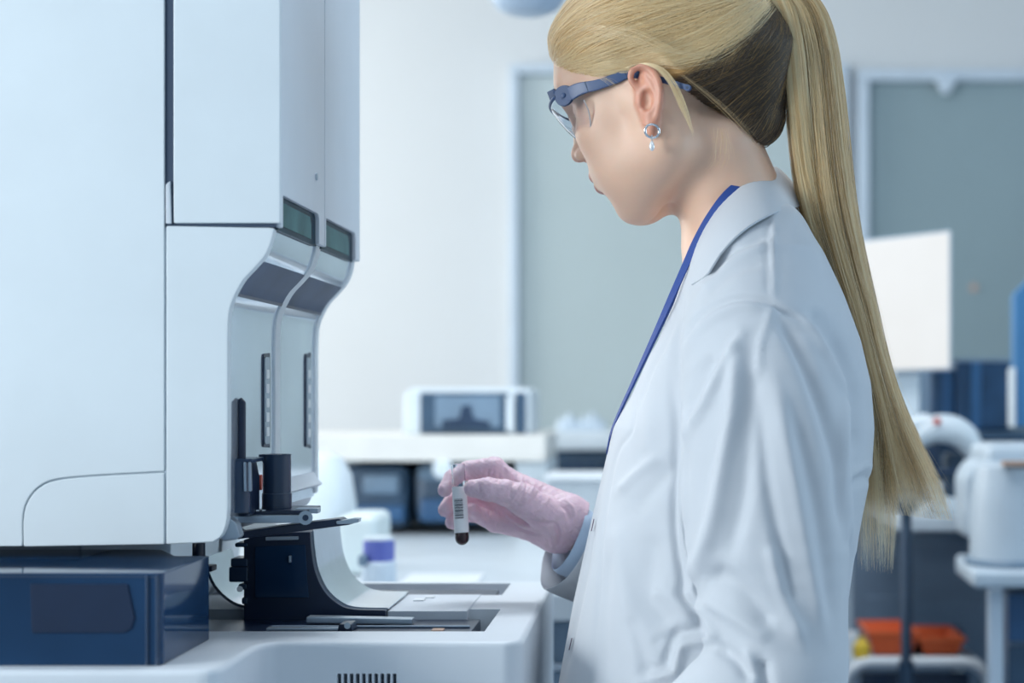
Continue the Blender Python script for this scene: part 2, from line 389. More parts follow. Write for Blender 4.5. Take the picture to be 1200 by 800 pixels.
for b in (ta, tb):
    o = bm_link('cut', b, None, None, None); cuts.append(o)
    md = base.modifiers.new('b', 'BOOLEAN'); md.operation = 'DIFFERENCE'; md.object = o; md.solver = 'EXACT'
# vent slots
vb = bmesh.new()
for k in range(10):
    cx = X_(397.5+k*7.2, 1.5)
    for s in [0]:
        box(vb, cx-.0017, cx+.0017, 1.49, 1.515, -.292, Z_(789, 1.5), .0008)
vo = bm_link('cut', vb, None, None, None); cuts.append(vo)
md = base.modifiers.new('b', 'BOOLEAN'); md.object = vo; md.solver = 'EXACT'
loc = Vector(base.parent.location)
base.location = (0, 0, 0)
bpy.context.view_layer.update()
# cutters live in world space, base mesh is parent-relative: match them
for o in cuts: pass
bpy.context.view_layer.update()
baked(base)
base.data.polygons.foreach_set('use_smooth', [True]*len(base.data.polygons)); base.data.set_sharp_from_angle(angle=math.radians(30))
for o in cuts: bpy.data.objects.remove(o)
bm_link('vent_backing', box(bmesh.new(), X_(390, 1.5), X_(470, 1.5), 1.512, 1.514, -.30, Z_(786, 1.5)), M['seam'], base)
# things in the trenches
tr = part('trench_bed', box(bmesh.new(), -.50, -.176, 1.585, 1.702, ZD-.044, ZD-.007, .001), 'navy', base)
part('trench_bed', box(bmesh.new(), -.50, -.178, 1.858, 1.922, ZD-.034, ZD-.003, .001), 'navy', base)
part('guide_rail', prism(bmesh.new(), [(X_(360, 1.66), Z_(722, 1.66)), (X_(484, 1.66), Z_(724.5, 1.66)), (X_(484, 1.66), Z_(731, 1.66)), (X_(360, 1.66), Z_(729, 1.66))], 'y', 1.655, 1.672, .001), 'alu', base)
part('guide_rail', box(bmesh.new(), -.50, -.185, 1.700, 1.712, ZD-.020, ZD-.011, .001), 'cab', base)
part('guide_rail', box(bmesh.new(), X_(312, 1.62), X_(400, 1.62), 1.618, 1.630, ZD-.007, ZD-.004, .001), 'alu', base)
part('guide_rail', box(bmesh.new(), X_(312, 1.62), -.18, 1.640, 1.646, ZD-.007, ZD-.005, .001), 'cab', base)
part('stop_block', prism(bmesh.new(), P2([(400, 729), (414, 729), (416, 738), (398, 738)], 1.625), 'y', 1.612, 1.64, .0012), 'navy', base)
part('stop_screw', cyl(bmesh.new(), at(407, 733, 1.610), at(407, 733, 1.615), .003), 'alu', base)
part('sensor_tab', box(bmesh.new(), X_(508, 1.63), X_(522, 1.63), 1.612, 1.626, ZD-.007, ZD-.005, .0008), 'tan', base)
for k in range(7):
    px = 272+k*6.2
    part('track_bolt', cyl(bmesh.new(), (X_(px, 1.62), 1.600+.008*(k % 2), ZD-.02), (X_(px, 1.62), 1.600+.008*(k % 2), ZD-.006), .0045, .0035, 10), 'navy2' if k % 2 else 'alu', base)
# platform between the trenches with its button
XP = X_(454, 1.706)
pl = part('platform', box(bmesh.new(), XP, -.190, 1.706, 1.846, ZD-.010, ZD+.001, .001), 'shell2')
part('button', box(bmesh.new(), X_(486, 1.8), X_(499, 1.8), 1.785, 1.80, ZD+.001, ZD+.0025, .0008), 'glow', pl)
part('button', box(bmesh.new(), X_(489, 1.8)+.006, X_(507, 1.8), 1.812, 1.822, ZD+.001, ZD+.0022, .0006), 'white', pl)
# curved steel ramp with its dark side cover
ramp = cr([(X_(367.5, 1.706), Z_(621, 1.706)), (X_(369, 1.706), Z_(640, 1.706)), (X_(373, 1.706), Z_(665, 1.706)), (X_(383, 1.706), Z_(688, 1.706)), (X_(398, 1.706), Z_(703, 1.706)), (X_(416, 1.706), Z_(710.5, 1.706)), (X_(455, 1.706), Z_(712, 1.706))], 6)
part('curved_ramp', sheet(bmesh.new(), ramp, -.0015, 'y', 1.706, 1.846), 'steel', None, 'bent shiny steel ramp plate', 60)
zbt = Z_(729, 1.70)
cov = [(x-.0014, z-.001) for x, z in ramp] + [(XP, zbt+.007), (X_(360, 1.7), zbt+.007), (X_(360, 1.7), zbt), (X_(287, 1.7), zbt), (X_(287, 1.7), Z_(632, 1.7)), (X_(310, 1.7), Z_(624, 1.7))]
dc = part('ramp_cover', prism(bmesh.new(), cov, 'y', 1.695, 1.706, .0008, 2, 40), 'navy')
part('inner_box', box(bmesh.new(), X_(289, 1.7), X_(366, 1.7), 1.706, 1.84, ZD-.002, Z_(626, 1.7), .003), 'navy', dc)
part('window_panel', prism(bmesh.new(), P2([(299, 640), (358, 638), (362, 700), (299, 700)], 1.695), 'y', 1.6935, 1.6955, .0006), 'smoke', dc)
part('label_plate', prism(bmesh.new(), P2([(312, 629), (350, 628), (350, 632), (312, 633)], 1.695), 'y', 1.692, 1.696, .0004), 'alu', dc)
part('latch', box(bmesh.new(), X_(338, 1.69), X_(341, 1.69), 1.690, 1.696, Z_(659, 1.69), Z_(651, 1.69), .0005), 'alu', dc)
for (a, b_, c_, d_) in [(270, 290, 654, 664), (275, 290, 636, 641), (268, 290, 664, 682), (279, 289, 684, 691), (283, 290, 700, 708)]:
    part('connector', box(bmesh.new(), X_(a, 1.69), X_(b_, 1.69), 1.69, 1.72, Z_(d_, 1.69), Z_(c_, 1.69), .0015), 'navy2', dc)
part('connector_screw', cyl(bmesh.new(), at(281, 690, 1.688), at(281, 690, 1.692), .003), 'glow', dc)
part('connector', box(bmesh.new(), X_(234, 1.66), X_(248, 1.66), 1.66, 1.68, Z_(670, 1.66), Z_(663, 1.66), .001), 'navy', dc)
# pale curved inner wall behind the station
iw = cr([(X_(228, 1.93), Z_(700, 1.93)), (X_(262, 1.93), Z_(690, 1.93)), (X_(274, 1.93), Z_(660, 1.93)), (X_(277, 1.93), Z_(610, 1.93)), (X_(277, 1.93), Z_(560, 1.93))], 5)
part('inner_wall', sheet(bmesh.new(), iw, .004, 'y', 1.87, 1.95), 'shell', None, None, 60)
part('inner_wall', box(bmesh.new(), -.60, X_(272, 1.95), 1.95, 1.96, ZD, -.13, .001), 'shell')
part('inner_ramp', sheet(bmesh.new(), cr([(X_(248, 1.66)-.03, ZD+.05), (X_(248, 1.66)-.018, ZD+.022), (X_(262, 1.66)-.01, ZD+.004), (X_(278, 1.66), ZD-.002)], 5), .003, 'y', 1.735, 1.846), 'steel', None, None, 60)

bm_link('reflection_block', box(bmesh.new(), XL, -.535, 1.585, 1.88, ZD-.001, Z_(638, 1.5), .003), M['cab'], AN)  # block added under the body to darken the reflection in the smoked cover
# smoked box in front of the base
SB = part('smoked_cover', bmesh.new(), 'smoke', None, None) if False else None
bx0, bx1, by0, by1, bz0, bz1 = -.66, -.397, 1.369, 1.513, ZD-.0005, -.1445
bm = bmesh.new()
pl_ = [(bx0, by0), (bx1-.006, by0), (bx1-.0015, by0+.0018), (bx1, by0+.007), (bx1, by1), (bx1-.03, by1), (bx1-.06, 1.575), (bx0, 1.575)]
prism(bm, pl_, 'z', bz0+.0005, bz1, .0012, 2, 30)
SB = part('smoked_cover', bm, 'smoke', None, 'dark smoked see-through cover box with glossy top')
part('lid_seam', box(bmesh.new(), bx0, bx1-.004, by0-.0004, by0+.0008, bz1-.0032, bz1-.0024), 'seam', SB)
part('recess_panel', prism(bmesh.new(), P2([(36, 684), (150, 684), (158, 724), (154, 736), (146, 741), (38, 741)], by0), 'y', by0-.0012, by0+.001, .0006), 'navy', SB)
part('corner_bead', cyl(bmesh.new(), (bx1-.012, by0-.0002, bz0+.001), (bx1-.012, by0-.0002, bz1-.002), .0014, None, 10), 'navy2', SB)
part('corner_bead', cyl(bmesh.new(), (bx1-.004, by0+.0006, bz0+.001), (bx1-.004, by0+.0006, bz1-.002), .0018, None, 10), 'navy2', SB)
# ------------------------------------------------------------------ far end of the laboratory
def solo(name, bm, m, label, cat, group=None, smooth=35):
    o = bm_link(name, bm, M[m], None, smooth); tag(o, label, cat, group); return o
def pbox(bm, px0, px1, py0, py1, Y, D, bev=.004):
    """box whose near face spans the given rectangle at distance Y, D deep"""
    return box(bm, X_(px0, Y), X_(px1, Y), Y, Y+D, Z_(py1, Y), Z_(py0, Y), bev)
M['dark'] = mat('dark_blue_grey', (0.035, 0.075, 0.13), 0.4, var=0.2)
M['mid'] = mat('mid_blue_grey', (0.16, 0.24, 0.33), 0.45, var=0.1)
M['pale'] = mat('pale_plastic', (0.66, 0.73, 0.78), 0.4)
M['pale2'] = mat('pale_blue_plastic', (0.50, 0.58, 0.65), 0.4)
M['creamy'] = mat('warm_white_laminate', (0.72, 0.71, 0.68), 0.4)
M['greenwhite'] = mat('pale_green_white', (0.66, 0.75, 0.76), 0.4)
M['violet'] = mat('violet_glass', (0.13, 0.16, 0.30), 0.15)
M['blue3'] = mat('deep_blue_panel', (0.03, 0.10, 0.22), 0.35)
# central worktop with the raised shelf behind
wb = empty('laboratory_bench', (-.5, 3.0, FL)); tag(wb, 'long pale laboratory bench beneath the raised shelf, centre background', 'bench')
Zw = -.285
bm_link('worktop', box(bmesh.new(), -2.6, .20, 2.42, 3.75, Zw-.04, Zw, .006), M['bench'], wb)
for k in range(4):
    x0 = -2.6+k*.70
    c_ = bm_link('cabinet_door', box(bmesh.new(), x0+.004, x0+.695, 2.50, 2.52, FL+.10, Zw-.05, .003), M['mid'], wb)
    bm_link('handle', box(bmesh.new(), x0+.32, x0+.48, 2.48, 2.495, Zw-.12, Zw-.108, .003), M['alu'], c_)
bm_link('carcass', box(bmesh.new(), -2.6, .19, 2.52, 3.70, FL, Zw-.04), M['mid'], wb)
sh = empty('raised_shelf', (-.5, 3.6, Zw)); tag(sh, 'bright white raised shelf on the bench behind the gloved hand', 'shelf')
bm_link('shelf_top', box(bmesh.new(), -2.4, X_(641, 3.4), 3.36, 3.76, Z_(540, 3.4), Z_(509, 3.4), .006), M['creamy'], sh)
bm_link('shelf_end', box(bmesh.new(), X_(604, 3.4), X_(641, 3.4), 3.40, 3.74, Zw, Z_(540, 3.4), .004), M['pale'], sh)
bm_link('shelf_back', box(bmesh.new(), -2.4, X_(604, 3.4), 3.72, 3.74, Zw, Z_(540, 3.4)), M['pale'], sh)
# devices under the shelf
d = solo('printer', pbox(bmesh.new(), 398, 478, 545, 620, 3.42, .26, .02), 'dark', 'dark blue printer under the raised shelf, nearest the analyser', 'printer')
bm_link('paper_tray', pbox(bmesh.new(), 424, 468, 556, 580, 3.405, .03, .01), M['mid'], d)
bm_link('front_panel', pbox(bmesh.new(), 402, 474, 592, 612, 3.405, .03, .008), M['blue3'], d)
d = solo('centrifuge', pbox(bmesh.new(), 482, 596, 542, 618, 3.44, .26, .03), 'dark', 'dark blue centrifuge under the raised shelf, right behind the tube', 'centrifuge')
bm_link('lid', pbox(bmesh.new(), 486, 592, 543, 566, 3.43, .25, .02), M['mid'], d)
bm_link('front_panel', pbox(bmesh.new(), 490, 588, 584, 612, 3.425, .03, .01), M['blue3'], d)
bm_link('knob', lathe(bmesh.new(), [(.017, 0), (.020, .006), (.020, .018), (.014, .024)], (X_(518, 3.35), 3.376, Z_(549, 3.38)), 20, (0, -1, 0)), M['pale'], sh)
# boxy instrument on the shelf
Y = 3.42
ins = empty('bench_instrument', (X_(545, Y), Y+.1, Z_(517, Y))); tag(ins, 'white boxy instrument with dark glass front on the raised shelf', 'instrument')
bm_link('case', prism(bmesh.new(), [(X_(472, Y), Z_(509.5, Y)), (X_(622, Y), Z_(509.5, Y)), (X_(622, Y), Z_(458, Y)), (X_(614, Y), Z_(454, Y)), (X_(485, Y), Z_(454, Y)), (X_(473, Y), Z_(460, Y))], 'y', Y, Y+.24, .008), M['pale'], ins)
wd = bm_link('glass_door', pbox(bmesh.new(), 492, 596, 460, 508, Y-.008, .012, .004), M['dark'], ins)
bm_link('window', pbox(bmesh.new(), 510, 586, 464, 500, Y-.010, .004, .001), M['mid'], wd)
bm_link('sample_block', prism(bmesh.new(), P2([(518, 500), (518, 492), (538, 490), (541, 476), (551, 474), (555, 490), (574, 494), (574, 500)], Y-.011), 'y', Y-.014, Y-.010, .001), M['navy2'], wd)
bm_link('control_column', pbox(bmesh.new(), 593, 602, 464, 505, Y-.014, .01, .002), M['pale'], ins)
bm_link('side_vent', pbox(bmesh.new(), 604, 616, 460, 508, Y-.006, .012, .002), M['dark'], ins)
# glassware on the back wall ledge
lg = solo('wall_ledge', pbox(bmesh.new(), 630, 800, 506, 528, 4.3, .35, .01), 'pale', 'white ledge behind the coat, right of the raised shelf', 'ledge')
bm_link('support_panel', box(bmesh.new(), X_(632, 4.3), X_(800, 4.3), 4.52, 4.62, FL, Z_(529, 4.3)), M['bench'], lg)
gl0 = None
for k, (px, h) in enumerate([(659, 14), (667, 20), (676, 12), (686, 17), (695, 21), (704, 13)]):
    b = lathe(bmesh.new(), [(.014, 0), (.015, .01), (.015, h/F*4.35*.7), (.008, h/F*4.35*.82), (.008, h/F*4.35), (.009, h/F*4.35+.002)], (X_(px, 4.42), 4.42, Z_(506, 4.3)), 14)
    solo('glass_bottle', b, 'frame', ['leftmost', 'second', 'third', 'fourth', 'fifth', 'last'][k]+' pale bottle from the left in the blurred row on the ledge', 'bottle', 'bottles on the ledge')
dk_ = solo('device_rack', pbox(bmesh.new(), 642, 780, 528.3, 560, 4.33, .15, .004), 'dark', 'dark rack of modules under the white ledge beside the coat', 'rack')
for k in range(5):
    bm_link('module', pbox(bmesh.new(), 645+k*14, 656+k*14, 540, 553, 3.99, .02, .003), M['navy2'], dk_)
gr = empty('white_grid_basket', (X_(690, 3.3), 3.4, Zw)); tag(gr, 'white grid basket on the bench directly behind the glove', 'basket')
Yg = 3.25
bm_link('basket_wall', pbox(bmesh.new(), 640, 790, 560, 634, Yg+.006, .15, .006), M['pale'], gr)
bm_link('rim', pbox(bmesh.new(), 638, 792, 556, 563, Yg-.006, .17, .004), M['white'], gr)
for k in range(16): bm_link('bar', pbox(bmesh.new(), 644+k*9, 648+k*9, 563, 618, Yg, .008, .001), M['bench'], gr)
# things on the near part of the bench
solo('white_canister', lathe(bmesh.new(), [(.060, Zw), (.066, Zw+.02), (.064, Zw+.10), (.056, Zw+.15), (.040, Zw+.178), (.012, Zw+.190)], (X_(372, 2.85), 2.85, 0), 32), 'pale', 'rounded white canister just right of the analyser visor', 'canister')
solo('reagent_box', box(bmesh.new(), X_(394, 2.65), X_(441, 2.65), 2.65, 2.80, Zw, Z_(604, 2.65), .012, 3), 'greenwhite', 'pale rounded reagent box behind the steel ramp', 'box')
jb = empty('reagent_bottle', (X_(444, 2.52), 2.55, Zw)); tag(jb, 'small clear bottle with a violet-blue cap behind the steel ramp', 'bottle')
bm_link('bottle_body', lathe(bmesh.new(), [(.024, Zw), (.026, Zw+.004), (.026, Z_(659, 2.55)), (.021, Z_(655, 2.55))], (X_(444, 2.55), 2.55, 0), 24), M['frame'], jb)
bm_link('cap', lathe(bmesh.new(), [(.0225, Z_(657, 2.55)), (.0235, Z_(655, 2.55)), (.0235, Z_(635, 2.55)), (.022, Z_(632, 2.55))], (X_(444, 2.55), 2.55, 0), 28), M['capblue'], jb)
bm_link('lid_disc', lathe(bmesh.new(), [(.0225, Z_(632, 2.55)), (.0225, Z_(629, 2.55))], (X_(444, 2.55), 2.55, 0), 28), M['pale'], jb)
solo('bottle_stopper', pbox(bmesh.new(), 419, 429, 650, 664, 2.52, .02, .004), 'mid', 'small dark clip left of the capped bottle', 'clip')
solo('paper_sheet', box(bmesh.new(), X_(470, 2.55), X_(560, 2.55), 2.48, 2.66, Zw+.0005, Zw+.004, .001), 'white', 'white paper pad lying on the bench beneath the hand', 'paper')
# ------------------------------------------------ right side
M['screen'] = mat('screen_white', (0.30, 0.30, 0.30), 0.4)
nt = M['screen'].node_tree; bs = nt.nodes['Principled BSDF']
bs.inputs['Emission Color'].default_value = (1.0, 0.975, 0.93, 1); bs.inputs['Emission Strength'].default_value = 0.62
Y = 3.5
mo = empty('monitor', (X_(1060, Y), Y, Z_(500, Y))); tag(mo, 'bright white computer monitor behind the ponytail', 'monitor')
bm_link('screen', prism(bmesh.new(), P2([(960, 290), (1112, 272), (1112, 431), (960, 436)], Y), 'y', Y-.004, Y, .001), M['screen'], mo)
bm_link('bezel', prism(bmesh.new(), P2([(955, 288), (1115, 269.5), (1115, 433.5), (955, 438)], Y), 'y', Y, Y+.03, .003), M['frame'], mo)
bm_link('stand', pbox(bmesh.new(), 1048, 1078, 430, 502, Y+.03, .04, .005), M['pale'], mo)
bm_link('foot', box(bmesh.new(), X_(1020, Y), X_(1090, Y), Y-.06, Y+.12, Z_(504.7, Y), Z_(500, Y), .003), M['pale'], mo)
bc = empty('rear_bench', (.7, 3.9, FL)); tag(bc, 'white-topped bench along the back on the right', 'bench')
Zr = Z_(601.5, 3.2)
bm_link('worktop', box(bmesh.new(), .44, 2.2, 3.12, 4.5, Zr-.028, Zr, .006), M['bench'], bc)
bm_link('riser_shelf', box(bmesh.new(), .44, 2.2, 3.46, 3.9, Z_(515, 3.5), Z_(505, 3.5), .005), M['dark'], bc)
for x0 in (.42, .93, 1.44):
    c_ = bm_link('cabinet_door', box(bmesh.new(), x0, x0+.50, 3.68, 3.70, FL+.1, Zr-.035, .003), M['cab'], bc)
    bm_link('lower_panel', box(bmesh.new(), x0+.03, x0+.47, 3.672, 3.682, FL+.16, Z_(692, 3.78), .004), M['cab'], c_)
bm_link('carcass', box(bmesh.new(), .45, 2.19, 3.70, 4.45, FL, Zr-.028), M['cab'], bc)
bm_link('rail', box(bmesh.new(), .45, 2.2, 3.56, 3.58, Z_(636, 3.56), Z_(628, 3.56), .003), M['mid'], bc)
bm_link('back_panel', box(bmesh.new(), .45, 2.2, 3.95, 3.97, Zr, Z_(515, 3.95)), M['bluedev'], bc)
a1 = solo('blue_cabinet', pbox(bmesh.new(), 1120, 1186, 420, 503.5, 3.55, .3, .008), 'bluedev', 'dark blue equipment cabinet right of the monitor', 'cabinet')
bm_link('door_strip', pbox(bmesh.new(), 1138, 1150, 424, 504, 3.545, .01, .002), M['blue3'], a1)
bm_link('top_trim', pbox(bmesh.new(), 1122, 1184, 420, 424, 3.545, .01, .001), M['mid'], a1)
a2 = solo('blue_case', pbox(bmesh.new(), 1091, 1119, 432, 503, 3.56, .25, .008), 'blue3', 'lower blue case squeezed between monitor and dark cabinet', 'case')
bm_link('front_panel', pbox(bmesh.new(), 1095, 1104, 436, 494, 3.554, .01, .002), M['bluedev'], a2)
a3 = solo('blue_panel_screen', prism(bmesh.new(), P2([(1189, 345), (1215, 318), (1215, 500), (1189, 500)], 3.3), 'y', 3.3, 3.34, .004), 'blue2', 'upright blue panel at the right edge of the picture', 'panel')
bm_link('light_edge', prism(bmesh.new(), P2([(1186, 432), (1189, 430), (1189, 500), (1186, 500)], 3.3), 'y', 3.29, 3.34, .001), M['pale'], a3)
solo('wall_sticker', cyl(bmesh.new(), at(1141, 337, YB-.022), at(1141, 337, YB-.0165), .011, None, 16), 'tan', 'tiny orange-tan round sticker on the right glass board', 'sticker')
# microscope
Y = 3.2
mi = empty('microscope', (X_(1105, Y), Y+.05, Z_(600, Y))); tag(mi, 'white microscope with curved arm and dark base right of the hair', 'microscope')
arm = cr([(1072, 512, .020), (1090, 500, .026), (1112, 499, .028), (1130, 508, .026), (1140, 524, .020), (1142, 538, .012)], 6)
bm = bmesh.new(); tube(bm, [at(p[0], p[1]+4, Y) for p in arm], [p[2] for p in arm], 14); bm_link('arm', bm, M['pale'], mi, 60)
bm_link('head', cyl(bmesh.new(), at(1060, 500, Y), at(1088, 496, Y), .014, .020), M['pale'], mi)
bm_link('eyepiece', cyl(bmesh.new(), at(1052, 508, Y), at(1068, 504, Y), .011, .012), M['dark'], mi)
bm_link('red_knob', cyl(bmesh.new(), at(1098, 493, Y-.03), at(1098, 493, Y-.02), .007), M['red'], mi)
bm_link('objective', cyl(bmesh.new(), at(1092, 522, Y), at(1094, 548, Y), .018, .012), M['navy2'], mi)
bm_link('stage', pbox(bmesh.new(), 1062, 1128, 549, 557, Y-.03, .12, .003), M['navy2'], mi)
bm_link('pillar', pbox(bmesh.new(), 1108, 1132, 530, 600, Y+.01, .05, .01), M['dark'], mi)
bm_link('foot', prism(bmesh.new(), P2([(1078, 601), (1136, 601), (1132, 585), (1100, 580), (1080, 590)], Y), 'y', Y-.05, Y+.08, .006), M['pale'], mi)
solo('grey_supply_box', pbox(bmesh.new(), 1094, 1128, 568, 594.0, 3.36, .1, .004), 'frame', 'plain grey box on the rear bench under the microscope', 'box')
# bench at right with the white device
Y = 2.8
Zb = Z_(668, 2.8)
rb = empty('side_bench', (1.0, 3.0, FL)); tag(rb, 'pale bench on metal legs at the right edge', 'bench')
bm_link('worktop', prism(bmesh.new(), [(X_(1138, 2.8), 2.78), (1.3, 2.78), (1.3, 3.09), (X_(1120, 3.09), 3.09), (X_(1120, 3.0), 3.0)], 'z', Zb-.028, Zb, .008, 3), M['pale2'], rb)
bm_link('leg', box(bmesh.new(), X_(1157, 2.84), X_(1173, 2.84), 2.82, 2.85, FL, Zb-.026, .003), M['frame'], rb)
bm_link('leg', box(bmesh.new(), 1.26, 1.29, 2.82, 2.85, FL, Zb-.026, .003), M['frame'], rb)
bm_link('leg_bracket', box(bmesh.new(), X_(1156, 2.82), X_(1172, 2.82), 2.80, 2.83, Z_(691, 2.82), Z_(678, 2.82), .003), M['white'], rb)
dr = solo('drawer_unit', box(bmesh.new(), X_(1180, 2.9), 1.24, 2.88, 3.08, FL, Zb-.045, .004), 'cab', 'dark grey drawer unit under the right bench', 'drawers')
bm_link('drawer', pbox(bmesh.new(), 1182, 1290, 696, 752, 2.873, .01, .003), M['blue3'], dr)
bm_link('drawer', pbox(bmesh.new(), 1182, 1290, 756, 830, 2.873, .01, .003), M['dark'], dr)
dv = empty('white_device', (X_(1170, Y), Y+.15, Zb)); tag(dv, 'white tabletop device with orange stripe at the right edge', 'device')
bm_link('body', box(bmesh.new(), X_(1156, 2.9), X_(1250, 2.9), 2.9, 3.07, Zb+.004, Z_(520, 2.9), .018, 3), M['pale2'], dv)
bm_link('front_lobe', lathe(bmesh.new(), [(.072, Zb+.012), (.070, Zb+.10), (.062, Z_(545, 2.93)), (.050, Z_(540, 2.93))], (X_(1192, 2.86), 2.90, 0), 28), M['pale2'], dv)
bm_link('side_wing', prism(bmesh.new(), P2([(1133, 630), (1130, 560), (1142, 540), (1164, 538), (1164, 640)], 2.95), 'y', 2.95, 3.06, .012, 3), M['pale2'], dv)
bm_link('orange_stripe', pbox(bmesh.new(), 1176, 1240, 540, 546, 2.826, .02, .001), M['tan'], dv)
bm_link('base_plate', lathe(bmesh.new(), [(.078, Zb), (.080, Zb+.006), (.076, Zb+.012)], (X_(1192, 2.86), 2.90, 0), 28), M['mid'], dv)
# ribbed pole of the stool / stand
Y = 3.0
po = empty('ribbed_stand_pole', (X_(1062, Y), Y, FL)); tag(po, 'dark blue ribbed upright pole in front of the orange basket', 'pole')
prof = []
for k in range(46):
    z = Z_(775, Y)+k*(Z_(596, Y)-Z_(775, Y))/46
    prof += [(.0085, z), (.0105, z+.002)]
bm_link('shaft', lathe(bmesh.new(), prof, (X_(1062, Y), Y, 0), 14), M['pole'], po)
bm_link('column', cyl(bmesh.new(), (X_(1062, Y), Y, FL), (X_(1062, Y), Y, Z_(775, Y)), .014), M['pole'], po)
bm_link('foot', lathe(bmesh.new(), [(.14, FL), (.14, FL+.012), (.03, FL+.03)], (X_(1062, Y), Y, 0), 28), M['pole'], po)
bm_link('top_cap', lathe(bmesh.new(), [(.012, Z_(600, Y)), (.020, Z_(594, Y)), (.020, Z_(585, Y))], (X_(1062, Y), Y, 0), 14), M['dark'], po)
# low trolley with rounded top, orange basket on it
Y = 3.15
tr_ = empty('trolley', (X_(1075, Y), Y+.15, FL)); tag(tr_, 'low white trolley with rounded top frame under the orange basket', 'trolley')
def rr(x0, x1, z0, z1, r):
    o = []
    for cx, cz, a0 in ((x1-r, z1-r, 0), (x0+r, z1-r, 90), (x0+r, z0+r, 180), (x1-r, z0+r, 270)):
        o += [(cx+r*math.cos(math.radians(a0+t)), cz+r*math.sin(math.radians(a0+t))) for t in (0, 22, 45, 67, 90)]
    return o
fx0, fx1 = X_(988, Y), X_(1160, Y); ztop = Z_(776, Y)
bm_link('top_tray', box(bmesh.new(), fx0+.01, fx1-.01, Y, Y+.34, ztop-.012, ztop, .004), M['pale2'], tr_)
for yy in (Y, Y+.34):
    bm = bmesh.new(); tube(bm, [(x, yy, z) for x, z in rr(fx0, fx1, FL+.08, ztop, .05)], .011, 10, closed=True); bm_link('end_frame', bm, M['white'], tr_, 60)
bm_link('lower_tray', box(bmesh.new(), fx0+.01, fx1-.01, Y+.01, Y+.33, Z_(900, Y), Z_(893, Y), .004), M['dark'], tr_)
bm_link('drawer_front', box(bmesh.new(), fx0+.035, fx1-.035, Y+.012, Y+.03, Z_(860, Y), Z_(790, Y), .004), M['navy2'], tr_)
for xx in (fx0+.05, fx1-.05):
    for yy in (Y+.02, Y+.32): bm_link('castor', cyl(bmesh.new(), (xx-.01, yy, FL+.035), (xx+.01, yy, FL+.035), .035, None, 18), M['navy2'], tr_)
Yb = 3.22
ob = empty('orange_basket', (X_(1075, Yb), Yb+.1, ztop)); tag(ob, 'bright orange plastic basket on the low trolley', 'basket')
def bask(name, px0, px1, py0, Ya_, Yb_):
    t = .004; x0, x1 = X_(px0, Ya_), X_(px1, Ya_); z1 = Z_(py0, Ya_); s = .012; zb_ = ztop+.001
    bm = bmesh.new()
    outer_b = [(x0+s, Ya_+s), (x1-s, Ya_+s), (x1-s, Yb_-s), (x0+s, Yb_-s)]; outer_t = [(x0, Ya_), (x1, Ya_), (x1, Yb_), (x0, Yb_)]
    inn_t = [(x0+t, Ya_+t), (x1-t, Ya_+t), (x1-t, Yb_-t), (x0+t, Yb_-t)]; inn_b = [(a+(t if a < (x0+x1)/2 else -t), b+(t if b < (Ya_+Yb_)/2 else -t)) for a, b in outer_b]
    R = [[bm.verts.new((a, b, z)) for a, b in q] for q, z in ((outer_b, zb_), (outer_t, z1), (inn_t, z1), (inn_b, zb_+t))]
    for A, B in zip(R[:-1], R[1:]):
        for i in range(4): bm.faces.new((A[i], A[(i+1) % 4], B[(i+1) % 4], B[i]))
    bm.faces.new(R[0][::-1]); bm.faces.new(R[-1])
    o = bm_link(name, bm, M['orange'], ob)
    bm = bmesh.new(); tube(bm, [(a, b, z1) for a, b in outer_t], .005, 6, closed=True); bm_link('rim', bm, M['orange'], o)
    n = int((x1-x0)/.016)
    for i in range(n):
        xx = x0+.012+i*.016
        bm_link('slot_rib', box(bmesh.new(), xx-.003, xx+.003, Ya_+.001, Ya_+.010, zb_+.012, z1-.01, .001), M['orange'], o)
    return o
bask('tub', 1018, 1076, 742, Yb, Yb+.16); bask('tub', 1078, 1130, 749, Yb, Yb+.16)
solo('yellow_bottle', lathe(bmesh.new(), [(.012, ztop+.001), (.016, ztop+.006), (.016, ztop+.026), (.008, ztop+.034), (.008, ztop+.040)], (X_(1010, 3.19), 3.195, 0), 16), 'yellow', 'small yellow bottle left of the orange basket', 'bottle')
solo('dark_case', box(bmesh.new(), X_(1008, 3.42), X_(1128, 3.42), 3.405, 3.47, ztop+.001, Z_(736, 3.42), .006), 'dark', 'dark case on the trolley behind the orange basket', 'case')
# ceiling lamp seen at the top
Y = 2.9
cl_ = empty('round_lamp', (X_(618, Y), Y, .9)); tag(cl_, 'round pale blue pendant lamp at the top edge above the head', 'lamp')
M['lampshade'] = mat('lamp_shade_blue', (0.40, 0.50, 0.62), 0.35)
zl = Z_(17, Y)
bm_link('lamp_shade', lathe(bmesh.new(), [(.015, zl+.001), (.035, zl+.002), (.052, zl+.010), (.066, zl+.030), (.070, zl+.06), (.055, zl+.09), (.02, zl+.10)], (X_(618, Y), Y, 0), 40), M['lampshade'], cl_, 60)
bm_link('stem', cyl(bmesh.new(), (X_(618, Y), Y, zl+.10), (X_(618, Y), Y, CE), .012), M['frame'], cl_)
# luminous ceiling panels (the room's lamps)
for (x, y, g_) in ((-.25, 2.5, 1), (.9, .2, 1)):
    lp = empty('ceiling_light', (x, y, CE)); tag(lp, 'flat ceiling light panel above the ' + ('laboratory bench' if x < 0 else 'near end of the room'), 'lamp')
    bm_link('housing', box(bmesh.new(), x-.62, x+.62, y-.32, y+.32, CE-.02, CE, .003), M['frame'], lp)
